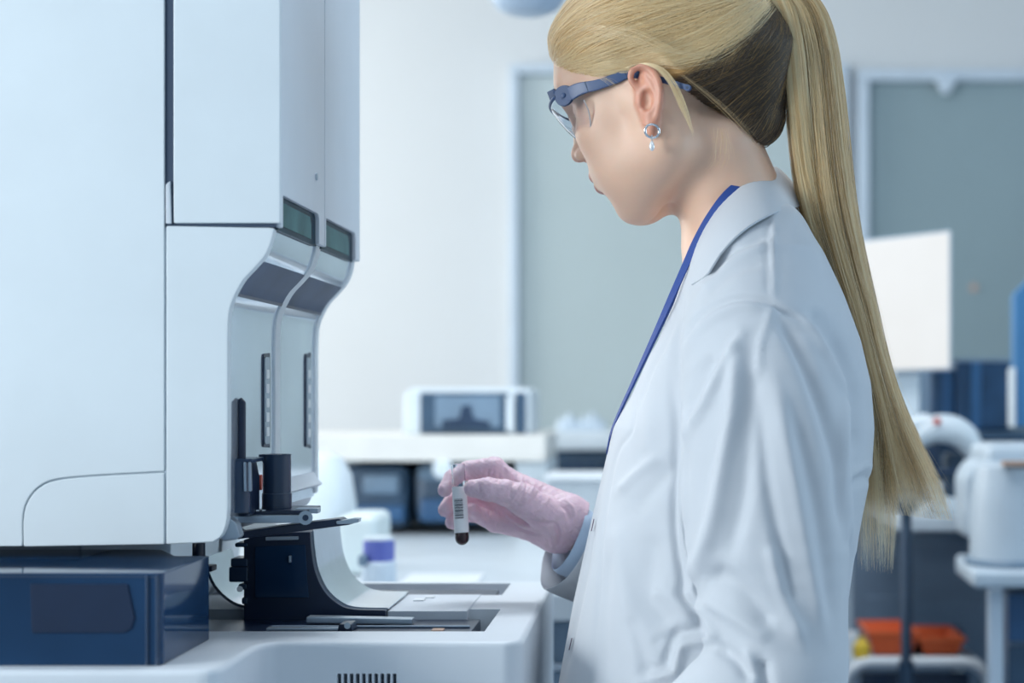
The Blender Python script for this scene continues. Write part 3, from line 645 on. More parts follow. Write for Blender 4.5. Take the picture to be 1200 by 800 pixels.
# ------------------------------------------------------------------ implicit-surface tools
f32 = np.float32
def A3(p): return np.array(p, f32)
def s_ell(P, c, r, R=None):
    q = P-A3(c)
    if R is not None: q = q@A3(R)
    r = A3(r); k0 = np.sqrt(((q/r)**2).sum(1))+1e-9; k1 = np.sqrt(((q/(r*r))**2).sum(1))+1e-9
    return k0*(k0-1)/k1
def s_cone(P, a, b, ra, rb):
    a = A3(a); ab = A3(b)-a; q = P-a; t = np.clip(q@ab/(ab@ab), 0, 1)
    return np.sqrt(((q-t[:, None]*ab)**2).sum(1))-(ra+(rb-ra)*t)
def s_sph(P, c, r): return np.sqrt(((P-A3(c))**2).sum(1))-r
def smin(a, b, k):
    h = np.clip(.5+.5*(b-a)/k, 0, 1); return b+(a-b)*h-k*h*(1-h)
def smax(a, b, k): return -smin(-a, -b, k)
def chain(P, pts, rs, k=None):
    d = None
    for i in range(len(pts)-1):
        e = s_cone(P, pts[i], pts[i+1], rs[i], rs[i+1]); d = e if d is None else (np.minimum(d, e) if not k else smin(d, e, k))
    return d
def polygonise(fn, lo, hi, h, B=6):
    lo = np.array(lo, float); n = np.ceil((np.array(hi)-lo)/h/B).astype(int)
    cc = [lo[i]+(np.arange(n[i])+.5)*B*h for i in range(3)]
    G = np.stack(np.meshgrid(*cc, indexing='ij'), -1).reshape(-1, 3).astype(f32)
    dc = fn(G).reshape(n)
    act = np.abs(dc) < B*h*1.05+.004
    N = n*B
    F_ = np.repeat(np.repeat(np.repeat(dc, B, 0), B, 1), B, 2).astype(f32)
    ai = np.argwhere(act)
    off = np.stack(np.meshgrid(*[np.arange(B)]*3, indexing='ij'), -1).reshape(-1, 3)
    for s in range(0, len(ai), 3000):
        idx = (ai[s:s+3000, None, :]*B+off[None]).reshape(-1, 3)
        F_[idx[:, 0], idx[:, 1], idx[:, 2]] = fn((lo+idx*h).astype(f32))
    S = F_ < 0
    cnt = np.zeros(N-1, np.int8)
    corners = [(i, j, k) for i in (0, 1) for j in (0, 1) for k in (0, 1)]
    for i, j, k in corners: cnt += S[i:N[0]-1+i, j:N[1]-1+j, k:N[2]-1+k]
    cells = np.argwhere((cnt > 0) & (cnt < 8))
    vals = np.stack([F_[cells[:, 0]+i, cells[:, 1]+j, cells[:, 2]+k] for i, j, k in corners], 1)
    acc = np.zeros((len(cells), 3)); c_ = np.zeros(len(cells))
    for a in range(8):
        for b in range(a+1, 8):
            ca, cb = np.array(corners[a]), np.array(corners[b])
            if np.abs(ca-cb).sum() != 1: continue
            fa, fb = vals[:, a], vals[:, b]; m = (fa < 0) != (fb < 0)
            t = np.where(m, fa/np.where(m, fa-fb, 1), 0)
            acc += m[:, None]*(ca+t[:, None]*(cb-ca)); c_ += m
    V = lo+(cells+acc/c_[:, None])*h
    idm = -np.ones(N-1, np.int64); idm[cells[:, 0], cells[:, 1], cells[:, 2]] = np.arange(len(cells))
    Q = []
    for ax in range(3):
        sl = [slice(None)]*3; s2 = [slice(None)]*3; sl[ax] = slice(0, -1); s2[ax] = slice(1, None)
        a = S[tuple(sl)]; b = S[tuple(s2)]; e = np.argwhere(a != b)
        u, v = (ax+1) % 3, (ax+2) % 3
        e = e[(e[:, u] > 0) & (e[:, v] > 0) & (e[:, u] < N[u]-1) & (e[:, v] < N[v]-1)]
        flip = a[e[:, 0], e[:, 1], e[:, 2]]
        def g_(du, dv):
            q = e.copy(); q[:, u] -= du; q[:, v] -= dv; return idm[q[:, 0], q[:, 1], q[:, 2]]
        q = np.stack([g_(1, 1), g_(0, 1), g_(0, 0), g_(1, 0)], 1)
        q[~flip] = q[~flip][:, ::-1]; Q.append(q)
    Q = np.concatenate(Q); Q = Q[(Q >= 0).all(1)]
    return V, Q
def mesh_np(name, V, Q, m, parent=None):
    me = bpy.data.meshes.new(name); V = np.asarray(V, float)
    me.vertices.add(len(V)); me.vertices.foreach_set('co', V.ravel())
    k = Q.shape[1]
    me.loops.add(Q.size); me.loops.foreach_set('vertex_index', Q.ravel().astype(np.int32))
    me.polygons.add(len(Q)); me.polygons.foreach_set('loop_start', np.arange(len(Q), dtype=np.int32)*k)
    me.update(calc_edges=True); me.validate()
    if m: me.materials.append(m)
    me.polygons.foreach_set('use_smooth', [True]*len(me.polygons))
    o = bpy.data.objects.new(name, me); C.objects.link(o)
    if parent is not None:
        o.parent = parent; L = Vector((0, 0, 0)); r = parent
        while r is not None: L += Vector(r.location); r = r.parent
        me.transform(Matrix.Translation(-L))
    return o
def vnormals(V, Q):
    n = np.cross(V[Q[:, 2]]-V[Q[:, 0]], V[Q[:, 3]]-V[Q[:, 1]]); N = np.zeros_like(V)
    for k in range(4): np.add.at(N, Q[:, k], n)
    return N/(np.linalg.norm(N, axis=1)[:, None]+1e-12)
def relax(V, Q, it=1, lam=.5):
    for _ in range(it):
        S = np.zeros_like(V); c = np.zeros(len(V))
        for k in range(4):
            a, b = Q[:, k], Q[:, (k+1) % 4]
            np.add.at(S, a, V[b]); np.add.at(c, a, 1); np.add.at(S, b, V[a]); np.add.at(c, b, 1)
        V = V+lam*(S/np.maximum(c, 1)[:, None]-V)
    return V
def vcol(o, name, arr):
    at_ = o.data.attributes.new(name, 'FLOAT', 'POINT'); at_.data.foreach_set('value', np.asarray(arr, f32))
def hit(px, py, fn, y0=1.3, back=0.0):
    """first point where the line of sight through a picture point meets a surface"""
    Y = y0
    for _ in range(60):
        d = float(fn(np.array([at(px, py, Y)], f32))[0])
        if abs(d) < 2e-4: break
        Y += d*.8
        if Y > 2.2: break
    return Vector(at(px, py, Y-back))

# ------------------------------------------------------------------ the person
TH, PHI = math.radians(20), math.radians(22)
T = Vector(at(786, 118, 1.66))
HF = Vector((-math.cos(TH)*math.cos(PHI), math.sin(TH)*math.cos(PHI), -math.sin(PHI)))
HU = Vector((-math.cos(TH)*math.sin(PHI), math.sin(TH)*math.sin(PHI), math.cos(PHI)))
HL = Vector((-math.sin(TH), -math.cos(TH), 0))
HS = 1.02
RM = np.array([HF, HL, HU], f32)          # rows: local axes in the world
def toloc(P): return ((P-A3(T))@RM.T)/f32(HS)
def W(f, l, u): return T+HS*(f*HF+l*HL+u*HU)
def from_px(px, py, l):
    """(f,u) of the point at lateral offset l that is seen at the picture point"""
    a = (px-VX)/F; b = (VY-py)/F; base = T+HS*l*HL
    m = np.array([[HS*(HF.x-a*HF.y), HS*(HU.x-a*HU.y)], [HS*(HF.z-b*HF.y), HS*(HU.z-b*HU.y)]])
    r = np.array([a*base.y-base.x, b*base.y-base.z]); s = np.linalg.solve(m, r); return float(s[0]), float(s[1])
NK0, NK1 = at(838, 172, 1.655), at(866, 268, 1.68)
def sd_skull(P):
    Q = toloc(P); q = np.abs(Q[:, 1]); S = np.stack([Q[:, 0], q, Q[:, 2]], 1)
    d = s_ell(S, (.002, 0, .052), (.0975, .0745, .078))
    d = smin(d, s_ell(S, (.034, 0, -.005), (.062, .062, .075)), .03)          # face mass
    d = smin(d, s_cone(S, (.006, .046, -.050), (.062, .014, -.078), .019, .018), .030)   # jaw
    d = smin(d, s_cone(S, (.005, .055, -.010), (.006, .046, -.050), .016, .018), .025)
    d = smin(d, s_ell(S, (.061, .038, -.008), (.024, .022, .020)), .020)      # cheek
    d = smin(d, s_ell(S, (.052, .030, -.045), (.032, .027, .032)), .025)      # lower cheek
    d = smin(d, s_cone(S, (.081, .0, .048), (.074, .040, .046), .016, .013), .016)       # brow
    d = smin(d, s_ell(S, (.070, 0, -.080), (.017, .017, .015)), .016)         # chin
    d = smin(d, s_ell(S, (.078, 0, -.042), (.021, .026, .022)), .016)         # muzzle
    return d*f32(HS)
def sd_head(P):
    Q = toloc(P); q = np.abs(Q[:, 1]); S = np.stack([Q[:, 0], q, Q[:, 2]], 1)
    d = sd_skull(P)/f32(HS)
    d = smax(d, -s_ell(S, (.101, .034, .018), (.024, .024, .016)), .012)      # eye socket
    d = smin(d, s_ell(S, (.0715, .031, .019), (.0135, .0145, .0125)), .004)   # lids over the eyeball
    d = smax(d, -s_ell(S, (.088, .031, .0185), (.006, .012, .0012)), .002)
    d = smin(d, s_cone(S, (.086, 0, .030), (.1030, 0, -.004), .006, .0062), .010)        # nose bridge
    d = smin(d, s_ell(S, (.1045, 0, -.0085), (.0085, .0085, .0075)), .006)    # tip
    d = smin(d, s_ell(S, (.0975, .0105, -.0125), (.0085, .0058, .0062)), .005)
    d = smax(d, -s_ell(S, (.0985, .0068, -.0175), (.005, .0028, .0045)), .002)
    d = smin(d, s_ell(S, (.0945, 0, -.0375), (.0065, .019, .0052)), .005)     # upper lip
    d = smin(d, s_ell(S, (.0920, 0, -.0500), (.0072, .017, .0058)), .006)     # lower lip
    d = smax(d, -s_ell(S, (.1015, 0, -.0436), (.0095, .021, .0010)), .002)
    d = smax(d, -s_ell(S, (.0935, 0, -.0610), (.0055, .018, .0050)), .008)
    d = d*f32(HS)
    n = s_cone(P, NK0, NK1, .044, .056)
    return smin(d, n, .022)
def E(px, py, o): return at(px, py, 1.5945-o)
def sd_ear(P):
    mm = .001
    rim = [(753, 104, 4), (744, 101, 5), (739, 92, 6), (741, 83, 7), (749, 78, 9), (760, 80.5, 12), (769, 90, 15), (773.5, 105, 17), (773, 121, 17), (770, 136, 14)]
    rp = cr([(a, b, c) for a, b, c in rim], 3)
    d = chain(P, [E(a, b, c*mm) for a, b, c in rp], list(np.linspace(.0026, .0034, len(rp)//2))+list(np.linspace(.0034, .0032, len(rp)-len(rp)//2)))
    plate = s_ell(P, E(759, 110, .0045), (.0115, .0045, .0265))
    plate = smax(plate, -s_ell(P, E(749.5, 92, .011), (.0058, .0060, .0085)), .003)
    d = smin(d, plate, .004)
    d = smin(d, s_ell(P, E(764, 112, .006), (.0085, .0075, .024)), .006)
    ah = cr([(757, 90, 8.5), (764, 99, 12), (767, 112, 14), (765.5, 124, 14), (761, 131, 12)], 3)
    d = smin(d, chain(P, [E(a, b, c*mm) for a, b, c in ah], [.0034]*len(ah)), .003)
    d = smin(d, s_ell(P, E(764.5, 147.5, .0105), (.0060, .0040, .0108)), .006)
    d = smin(d, s_ell(P, E(759, 137, .007), (.0042, .0045, .008)), .005)
    d = smax(d, -s_ell(P, E(757.5, 117, .0135), (.0062, .0125, .0100)), .0025)
    d = smin(d, s_ell(P, E(749.8, 119, .0045), (.0032, .0045, .0058)), .003)
    return d
def sd_skin(P):
    d = sd_head(P)
    m = (np.abs(P[:, 1]-1.59) < .05) & (np.abs(P[:, 0]+.01) < .06) & (np.abs(P[:, 2]-.28) < .07)
    if m.any(): d[m] = smin(d[m], sd_ear(P[m]), .004)
    return d
# far ear: the same shape mirrored through the head's middle plane
def mir(P):
    q = (P-A3(T))@A3(HL); return P-2*q[:, None]*A3(HL)
def sd_body(P):
    d = sd_skin(P)
    q = ((P-A3(T))@A3(HL)) < -.03
    if q.any():
        d[q] = smin(d[q], sd_skin(mir(P[q])), .002)
    # shoulders and chest inside the coat
    t = s_ell(P, (.085, 1.68, .02), (.075, .15, .14))
    t = smin(t, s_cone(P, (.09, 1.56, .085), (.10, 1.68, .125), .030, .045), .04)
    t = smin(t, s_cone(P, (.09, 1.80, .085), (.10, 1.68, .125), .030, .045), .04)
    return smin(d, t, .03)
PE = empty('person', (.05, 1.68, FL))
tag(PE, 'woman with blonde ponytail in white lab coat holding a blood tube', 'person')
M['skin'] = mat('skin', (0.77, 0.50, 0.36), 0.47, var=0.03, scale=30, bump=0.05, bscale=900)
def skin_nodes():
    m = M['skin']; nt = m.node_tree; b = nt.nodes['Principled BSDF']
    b.inputs['Subsurface Weight'].default_value = .25; b.inputs['Subsurface Radius'].default_value = (.012, .005, .003); b.inputs['Subsurface Scale'].default_value = .6
    src = b.inputs['Base Color'].links[0].from_socket
    last = src
    for nm, col, f_ in (('redness', (.62, .22, .14), .8), ('lips', (.45, .14, .11), .85), ('brow', (.23, .15, .09), .8)):
        a = nt.nodes.new('ShaderNodeAttribute'); a.attribute_name = nm
        mu = nt.nodes.new('ShaderNodeMath'); mu.operation = 'MULTIPLY'; mu.inputs[1].default_value = f_; nt.links.new(a.outputs['Fac'], mu.inputs[0])
        mx = nt.nodes.new('ShaderNodeMix'); mx.data_type = 'RGBA'; mx.inputs['B'].default_value = (*col, 1)
        nt.links.new(mu.outputs[0], mx.inputs['Factor']); nt.links.new(last, mx.inputs['A']); last = mx.outputs['Result']
    nt.links.new(last, b.inputs['Base Color'])
skin_nodes()
V, Q = polygonise(sd_body, (-.14, 1.48, -.14), (.20, 1.88, .455), .0016)
V = relax(V, Q, 1, .4)
body = mesh_np('body', V, Q, M['skin'], PE)
def skin_attrs(V):
    P = V.astype(f32); L = toloc(P); q = np.abs(L[:, 1])
    ear = np.minimum(sd_ear(P), sd_ear(mir(P)))
    red = np.clip(1-ear/.004, 0, 1)*.75
    red = np.maximum(red, .35*np.exp(-(((L[:, 0]-.07)/.02)**2+((q-.04)/.016)**2+((L[:, 2]+.012)/.016)**2)))
    red = np.maximum(red, .6*np.exp(-(((L[:, 0]-.106)/.010)**2+(q/.012)**2+((L[:, 2]+.012)/.010)**2)))
    red = np.maximum(red, 1.0*np.clip(1-np.abs(s_ell(P, E(756, 118, .006), (.008, .012, .012)))/.006, 0, 1)*np.clip((1.594-.0095-P[:, 1]+.012)/.01, 0, 1)*.5)
    lips = np.clip(1.6-np.minimum(s_ell(L, (.096, 0, -.0385), (.006, .020, .0046)), s_ell(L, (.094, 0, -.050), (.007, .018, .0052)))/.0015, 0, 1)*(L[:, 0] > .085)
    br = np.exp(-(((L[:, 2]-.047+.25*np.abs(q-.03))/.0042)**2))*np.clip((q-.010)/.006, 0, 1)*np.clip((.052-q)/.008, 0, 1)*(L[:, 0] > .06)
    return red, lips, br
for nm, a in zip(('redness', 'lips', 'brow'), skin_attrs(V)): vcol(body, nm, a)
# ------------------------------------------------------------------ the lab coat
YT = 1.68
rows = [  # picture row, front x, back x (at the torso's middle plane), lateral half width
 (-60, 862, 896, .030), (225, 850, 906, .050), (245, 835, 930, .075), (262, 822, 941, .100), (282, 812, 951, .128), (300, 806, 962, .148), (325, 799, 974, .160), (350, 790, 986, .166),
 (400, 771, 1005, .170), (450, 748, 1017, .172), (500, 721, 1021, .172), (550, 708, 1018, .170), (600, 695, 1008, .168),
 (650, 684, 999, .168), (700, 673, 992, .170), (800, 655, 992, .178), (900, 640, 1000, .19), (1100, 648, 1010, .215), (1450, 652, 1020, .235)]
rz = np.array([Z_(r[0], YT) for r in rows])[::-1]; rf = np.array([X_(r[1], YT) for r in rows])[::-1]
rb_ = np.array([X_(r[2], YT) for r in rows])[::-1]; rw = np.array([r[3] for r in rows])[::-1]
ZT, ZH = Z_(236, YT), -.84
def sd_torso(P, grow=0.0):
    z = P[:, 2]; a = np.interp(z, rz, rf); b = np.interp(z, rz, rb_); wd = np.interp(z, rz, rw)+grow
    cx = (a+b)/2; rx = (b-a)/2+grow
    u = np.abs((P[:, 0]-cx)/rx); v = np.abs((P[:, 1]-YT)/wd)
    r = (u**2.25+v**2.25)**(1/2.25)
    d = (r-1)*np.minimum(rx, wd)*.9
    d = smax(d, z-f32(ZT+grow), .02)
    return smax(d, f32(ZH-grow)-z, .006)
def px3(l): return [at(a, b, y) for a, b, y in l]
slv = cr([at(884, 412, 1.530)+(.064,), at(893, 470, 1.510)+(.0710,), at(896, 540, 1.498)+(.0735,), at(900, 620, 1.488)+(.0705,), at(907, 700, 1.480)+(.0630,), at(912, 770, 1.475)+(.0600,)], 3)
fore = cr([at(905, 800, 1.472)+(.060,), at(845, 852, 1.455)+(.055,), at(780, 930, 1.450)+(.047,), at(735, 1010, 1.45)+(.040,)], 3)
rslv = cr([at(884, 412, 1.830)+(.064,), at(880, 560, 1.87)+(.066,), at(858, 712, 1.895)+(.058,), at(785, 695, 1.85)+(.050,)], 3)
def sd_near_sleeve(P): 
    d = chain(P, [p[:3] for p in slv], [p[3] for p in slv])
    return smin(d, chain(P, [p[:3] for p in fore], [p[3] for p in fore]), .012)
def sd_far_sleeve(P): return chain(P, [p[:3] for p in rslv], [p[3] for p in rslv])
def sd_coat0(P):
    d = sd_torso(P)
    s = smin(sd_near_sleeve(P), sd_far_sleeve(P), .001)
    up = np.clip((P[:, 2]-.0)/.10, 0, 1)
    k = .006+.030*up
    return smin(d, s, k)
def sd_coat(P):
    d = sd_coat0(P)
    return smax(d, -(s_cone(P, NK0, NK1, .046, .059)-.0015), .004)
V, Q = polygonise(sd_coat, (-.16, 1.37, -.86), (.30, 1.99, .225), .0032, 5)
V = relax(V, Q, 2, .5)
M['coat'] = mat('coat_cotton', (0.56, 0.595, 0.64), 0.75, var=0.012, scale=25, bump=0.12, bscale=1400, Sheen_Weight=0.15)
SA = lambda l, o: [(o[0]+x/3.636, o[1]+y/3.636) for x, y in l]
folds = [ # points, half width in picture units, height in mm
 ([(868, 392), (862, 430), (858, 480), (851, 520), (845, 560), (836, 610), (823, 655), (816, 684)], 9, 6.5),
 ([(868, 394), (846, 430), (826, 470), (806, 506)], 6, 5),
 ([(838, 412), (818, 450), (804, 490)], 9, -4.5),
 ([(884, 420), (878, 500), (870, 580), (850, 660)], 11, -3.5),
 ([(800, 404), (797, 450), (802, 510), (800, 560), (802, 621), (813, 676), (812, 692), (824, 710), (834, 730), (837, 748), (802, 755), (794, 775), (790, 788), (761, 795), (740, 806)], 4.2, 5.5),
 ([(790, 412), (787, 450), (791, 515), (790, 560), (791, 625), (800, 680), (799, 696), (812, 715), (820, 735), (792, 744), (782, 768), (778, 780), (752, 786)], 5, -4.5),
 ([(912, 372), (932, 402), (957, 462), (980, 534), (985, 575), (990, 635)], 8, -6),
 ([(930, 372), (946, 380), (974, 428), (990, 465), (988, 490), (989, 534), (994, 600), (1002, 645)], 5, 4.5),
 ([(950, 366), (967, 378), (988, 416), (1003, 455), (1004, 500), (1003, 540)], 8, -6.5),
 ([(908, 440), (922, 520), (937, 600), (952, 680), (966, 740)], 9, 3.5),
 ([(890, 450), (900, 560), (918, 650), (930, 720)], 9, -3.5),
 ([(930, 480), (950, 560), (966, 650), (976, 740)], 9, -3),
 ([(902, 635), (916, 690), (941, 756)], 8, 3.5),
 ([(830, 668), (867, 690), (910, 738)], 12, -5.5),
 ([(822, 700), (860, 722), (905, 752)], 9, 4),
 ([(838, 756), (862, 772), (885, 800)], 7, -6),
 ([(893, 772), (899, 806)], 7, -6), ([(875, 760), (884, 806)], 6, 3.5),
 ([(800, 404), (808, 386), (822, 369), (845, 355), (870, 349), (898, 352), (910, 358), (930, 370), (948, 381)], 3.2, -4.0),
 ([(806, 412), (814, 394), (828, 378), (848, 365), (872, 359), (898, 362)], 6, 2.5),
 ([(907, 252), (906, 300), (907, 350)], 2.6, 2.8), ([(901, 258), (900, 300), (901, 345)], 3, -1.4),
 ([(908, 356), (892, 400), (888, 440)], 4, 2.0),
 ([(903, 272), (870, 284), (846, 304), (832, 328)], 5, -3.5),
 ([(903, 284), (868, 300), (840, 322), (820, 345)], 5, 2.2),
 ([(897, 305), (860, 318), (830, 345)], 6, -1.8),
 ([(801, 344), (794, 380), (794, 421), (797, 490), (801, 530), (800, 600)], 5, -5),
 ([(772, 400), (762, 470), (760, 540)], 12, 2.5),
 ([(788, 345), (774, 395), (758, 430), (742, 470)], 3, 2.2), ([(794, 352), (781, 400), (766, 436), (750, 476)], 3, -2.2),
 ([(776, 532), (748, 553), (722, 577)], 6, 3.2), ([(790, 545), (765, 572), (738, 600)], 10, -3.5),
 ([(747, 462), (739, 504), (722, 530), (710, 589), (702, 671), (694, 795)], 2.2, -1.3),
 ([(716, 512), (699, 585), (688, 662), (674, 734), (661, 795)], 3.2, -2.2),
 ([(722, 607), (731, 690), (758, 794)], 11, 3.5), ([(768, 620), (760, 690), (786, 740)], 16, -4),
 ([(738, 720), (752, 760), (760, 806)], 8, -3.2), ([(716, 640), (706, 720), (712, 800)], 8, -2.0),
 ([(760, 690), (790, 700), (815, 730)], 12, 2.5), ([(765, 755), (800, 735)], 6, -2),
 ([(994, 560), (1012, 548), (1022, 545)], 3, 2.5), ([(996, 570), (1010, 562), (1022, 560)], 5, -3),
]
def apply_folds(V, Nn):
    Y = V[:, 1]; px = VX+V[:, 0]/Y*F; py = VY-V[:, 2]/Y*F
    near = np.clip((-Nn[:, 1]+.05)/.25, 0, 1)*(Y < 1.72)
    disp = np.zeros(len(V))
    for pts, sg, amp in folds:
        c = np.array(cr(pts, 5)); best = np.full(len(V), 1e9); tt = np.zeros(len(V))
        x0, y0 = c.min(0)-3.5*sg; x1, y1 = c.max(0)+3.5*sg
        m = np.where((px > x0) & (px < x1) & (py > y0) & (py < y1) & (near > 0))[0]
        if not len(m): continue
        p = np.stack([px[m], py[m]], 1); b = np.full(len(m), 1e9); t_ = np.zeros(len(m))
        for i in range(len(c)-1):
            a = c[i]; ab = c[i+1]-a; t = np.clip(((p-a)@ab)/(ab@ab), 0, 1); dd = np.hypot(*(p-a-t[:, None]*ab).T)
            u = dd < b; b[u] = dd[u]; t_[u] = ((i+t[u])/(len(c)-1))
        tap = np.clip(np.minimum(t_, 1-t_)/.16, 0, 1); tap = tap*tap*(3-2*tap)
        disp[m] += amp*.00125*np.exp(-(b/sg)**2)*(.25+.75*tap)
    return disp*near
Nn = vnormals(V, Q); V = V+Nn*apply_folds(V, Nn)[:, None]
V = relax(V, Q, 1, .35)
# soft drape over the rest of the cloth
L3 = V*np.array([14, 14, 5.0]); dr_ = .0016*np.sin(L3[:, 0]*2.1+1.3*np.sin(L3[:, 2]*1.7))*np.sin(L3[:, 1]*1.8+L3[:, 2])
V = V+Nn*dr_[:, None]
coat = mesh_np('lab_coat', V, Q, M['coat'], PE)

# collar: a folded band laid around the neck, both sides of the middle plane
top = [(812, 306, 1.628), (818, 284, 1.622), (830, 260, 1.617), (850, 232, 1.619), (876, 209, 1.634), (900, 198, 1.662), (909, 196, 1.68)]
out_px = [(811, 334), (829, 322), (846, 296), (872, 270), (905, 251), (931, 244)]
outp = [hit(a, b, sd_coat0, 1.4, .0055) for a, b in out_px]
outp.append(Vector(at(941, 240, 1.68)))
topc = cr([Vector(at(*t)) for t in top], 5); outc = cr(outp, 6)
def resamp(L, n):
    L = [np.array(p) for p in L]; s = np.concatenate([[0], np.cumsum([np.linalg.norm(b-a) for a, b in zip(L[:-1], L[1:])])]); q = np.linspace(0, s[-1], n)
    return [Vector([float(np.interp(t, s, [p[k] for p in L])) for k in range(3)]) for t in q]
n = 26; ta_, oa = resamp(topc, n), resamp(outc, n)
ta_ += [Vector((p.x, 2*YT-p.y, p.z)) for p in ta_[-2::-1]]; oa += [Vector((p.x, 2*YT-p.y, p.z)) for p in oa[-2::-1]]
def band(name, A, B, bulge, m, parent, th=.0025, K=7, inner=None):
    bm = bmesh.new(); g = []
    for a, b in zip(A, B):
        mid = (a+b)/2; c = Vector((.105, YT, mid.z-.02)); o = (mid-c); o.z *= .5; o.normalize(); o.z += .55; o.normalize()
        r = []
        for k in range(K+1):
            t = k/K; r.append(bm.verts.new(a.lerp(b, t)+o*bulge*math.sin(math.pi*min(1, t*1.0))**.8))
        g.append(r)
    for r, s in zip(g[:-1], g[1:]):
        for k in range(K): bm.faces.new((r[k], s[k], s[k+1], r[k+1]))
    ob = bm_link(name, bm, m, parent, 180)
    md = ob.modifiers.new('t', 'SOLIDIFY'); md.thickness = th; md.offset = 0
    md = ob.modifiers.new('b', 'BEVEL'); md.width = .0008; md.segments = 2; md.limit_method = 'ANGLE'
    baked(ob); ob.data.polygons.foreach_set('use_smooth', [True]*len(ob.data.polygons)); return ob
col_ = band('collar', ta_, oa, .004, M['coat'], coat)
ia = [p+Vector((.0, (YT-p.y)*.02, -.030)) for p in ta_]
band('collar_stand', [p+Vector((0, (YT-p.y)*.05, -.001)) for p in ta_], ia, .0, M['coat'], col_, .002, 4)
# far lapel and near lapel edge lying on the chest, front placket strips, buttonholes
def strip(name, pxs, wd, m, parent, th=.0016, off=.0012, fn=sd_coat0, y0=1.4):
    bm = bmesh.new(); P_ = [hit(a, b, fn, y0, off) for a, b in cr(pxs, 5)]
    tube(bm, P_, wd, 6, flat=(1, .35)); return bm_link(name, bm, m, parent, 60)
M['hole'] = mat('buttonhole_thread', (.16, .12, .17), .8)
for i, (a, b) in enumerate([((696, 608), (693, 622)), ((670, 748), (667, 761))]):
    strip('buttonhole', [a, ((a[0]+b[0])/2, (a[1]+b[1])/2), b], .0016, M['hole'], coat)
# far front edge of the open coat, seen past the near one
bm = bmesh.new(); fe = cr([at(722, 500, 1.72), at(701, 560, 1.725), at(690, 610, 1.73), at(678, 680, 1.73), at(662, 755, 1.73), at(650, 830, 1.73)], 5)
tube(bm, fe, .007, 8, flat=(.5, 1)); bm.free()

# sleeve cuff, shirt cuff and glove of the raised arm
def open_cuff(name, c0, c1, r0, r1, th, m, parent, tilt=0, wob=.0012):
    c0, c1 = Vector(c0), Vector(c1); ax = (c1-c0).normalized(); q = ax.to_track_quat('Z', 'Y'); n = 40; bm = bmesh.new(); L = (c1-c0).length
    R_ = []
    prof = [(r0-th, L*.9), (r0-th, .006), (r0-th, .001), (r0-th/2, -.0008), (r0, .001), (r0+.0006, .006), (r0*.6+r1*.4, L*.4), (r1, L)]
    for r, h in prof:
        ring = []
        for k in range(n):
            a = 2*math.pi*k/n; rr_ = r+wob*math.sin(3*a+1)+wob*.6*math.sin(5*a+2)
            p = q @ Vector((rr_*math.cos(a), rr_*math.sin(a), h)); p += ax*tilt*(p.dot(Vector((0, 0, 1))))*max(0, 1-h/L)
            ring.append(bm.verts.new(c0+p))
        R_.append(ring)
    for a, b in zip(R_[:-1], R_[1:]):
        for k in range(n): bm.faces.new((a[k], a[(k+1) % n], b[(k+1) % n], b[k]))
    return bm_link(name, bm, m, parent, 60)
M['shirt'] = mat('shirt_blue', (0.47, 0.60, 0.76), 0.75, bump=.1, bscale=1200)
cA, cB = Vector(at(664, 644, 1.785)), Vector(at(770, 690, 1.835))
open_cuff('sleeve_cuff', cA, cB, .0455, .047, .0022, M['coat'], coat, .15, .0018)
sA, sB = Vector(at(666, 630, 1.783)), Vector(at(725, 664, 1.80))
open_cuff('shirt_cuff', sA, sB, .0365, .034, .0020, M['shirt'], PE, -.10, .0010)
# ------------------------------------------------------------------ gloves
def gp(x, y, Y): return at(x, y, Y)
def fing(P, pts, k=.002):
    return chain(P, [gp(*p[:3]) for p in pts], [p[3] for p in pts], k)
Fi = {
 'index': [(590, 562, 1.793, .0145), (579, 549, 1.792, .0125), (549, 551, 1.795, .0100), (530, 560, 1.786, .0088), (521, 574, 1.772, .0074)],
 'middle': [(598, 580, 1.806, .0150), (562, 578, 1.815, .0112), (533, 583, 1.800, .0092), (522, 597, 1.778, .0078)],
 'ring': [(605, 600, 1.806, .0150), (570, 600, 1.812, .0110), (540, 602, 1.800, .0088), (530, 612, 1.782, .0074)],
 'little': [(615, 616, 1.796, .0140), (580, 612, 1.796, .0105), (560, 603, 1.790, .0085), (552, 597, 1.776, .0074)],
 'thumb': [(652, 612, 1.768, .0185), (612, 585, 1.752, .0165), (592, 577, 1.744, .0128), (572, 573, 1.741, .0115), (554, 572, 1.742, .0092)],
}
def sd_hand(P):
    w0 = gp(667, 612, 1.782)
    d = s_cone(P, gp(690, 622, 1.787), w0, .0265, .0265)
    d = smin(d, s_cone(P, gp(662, 604, 1.784), gp(590, 562, 1.795), .0235, .0140), .010)
    d = smin(d, s_cone(P, gp(660, 612, 1.786), gp(598, 580, 1.804), .0235, .0145), .010)
    d = smin(d, s_cone(P, gp(655, 620, 1.784), gp(606, 600, 1.803), .0230, .0150), .010)
    d = smin(d, s_cone(P, gp(648, 622, 1.782), gp(618, 614, 1.794), .0205, .0150), .010)
    for n_ in ('index', 'middle', 'ring', 'little'): d = smin(d, fing(P, Fi[n_]), .0035)
    d = smin(d, fing(P, Fi['thumb'], .004), .007)
    return d
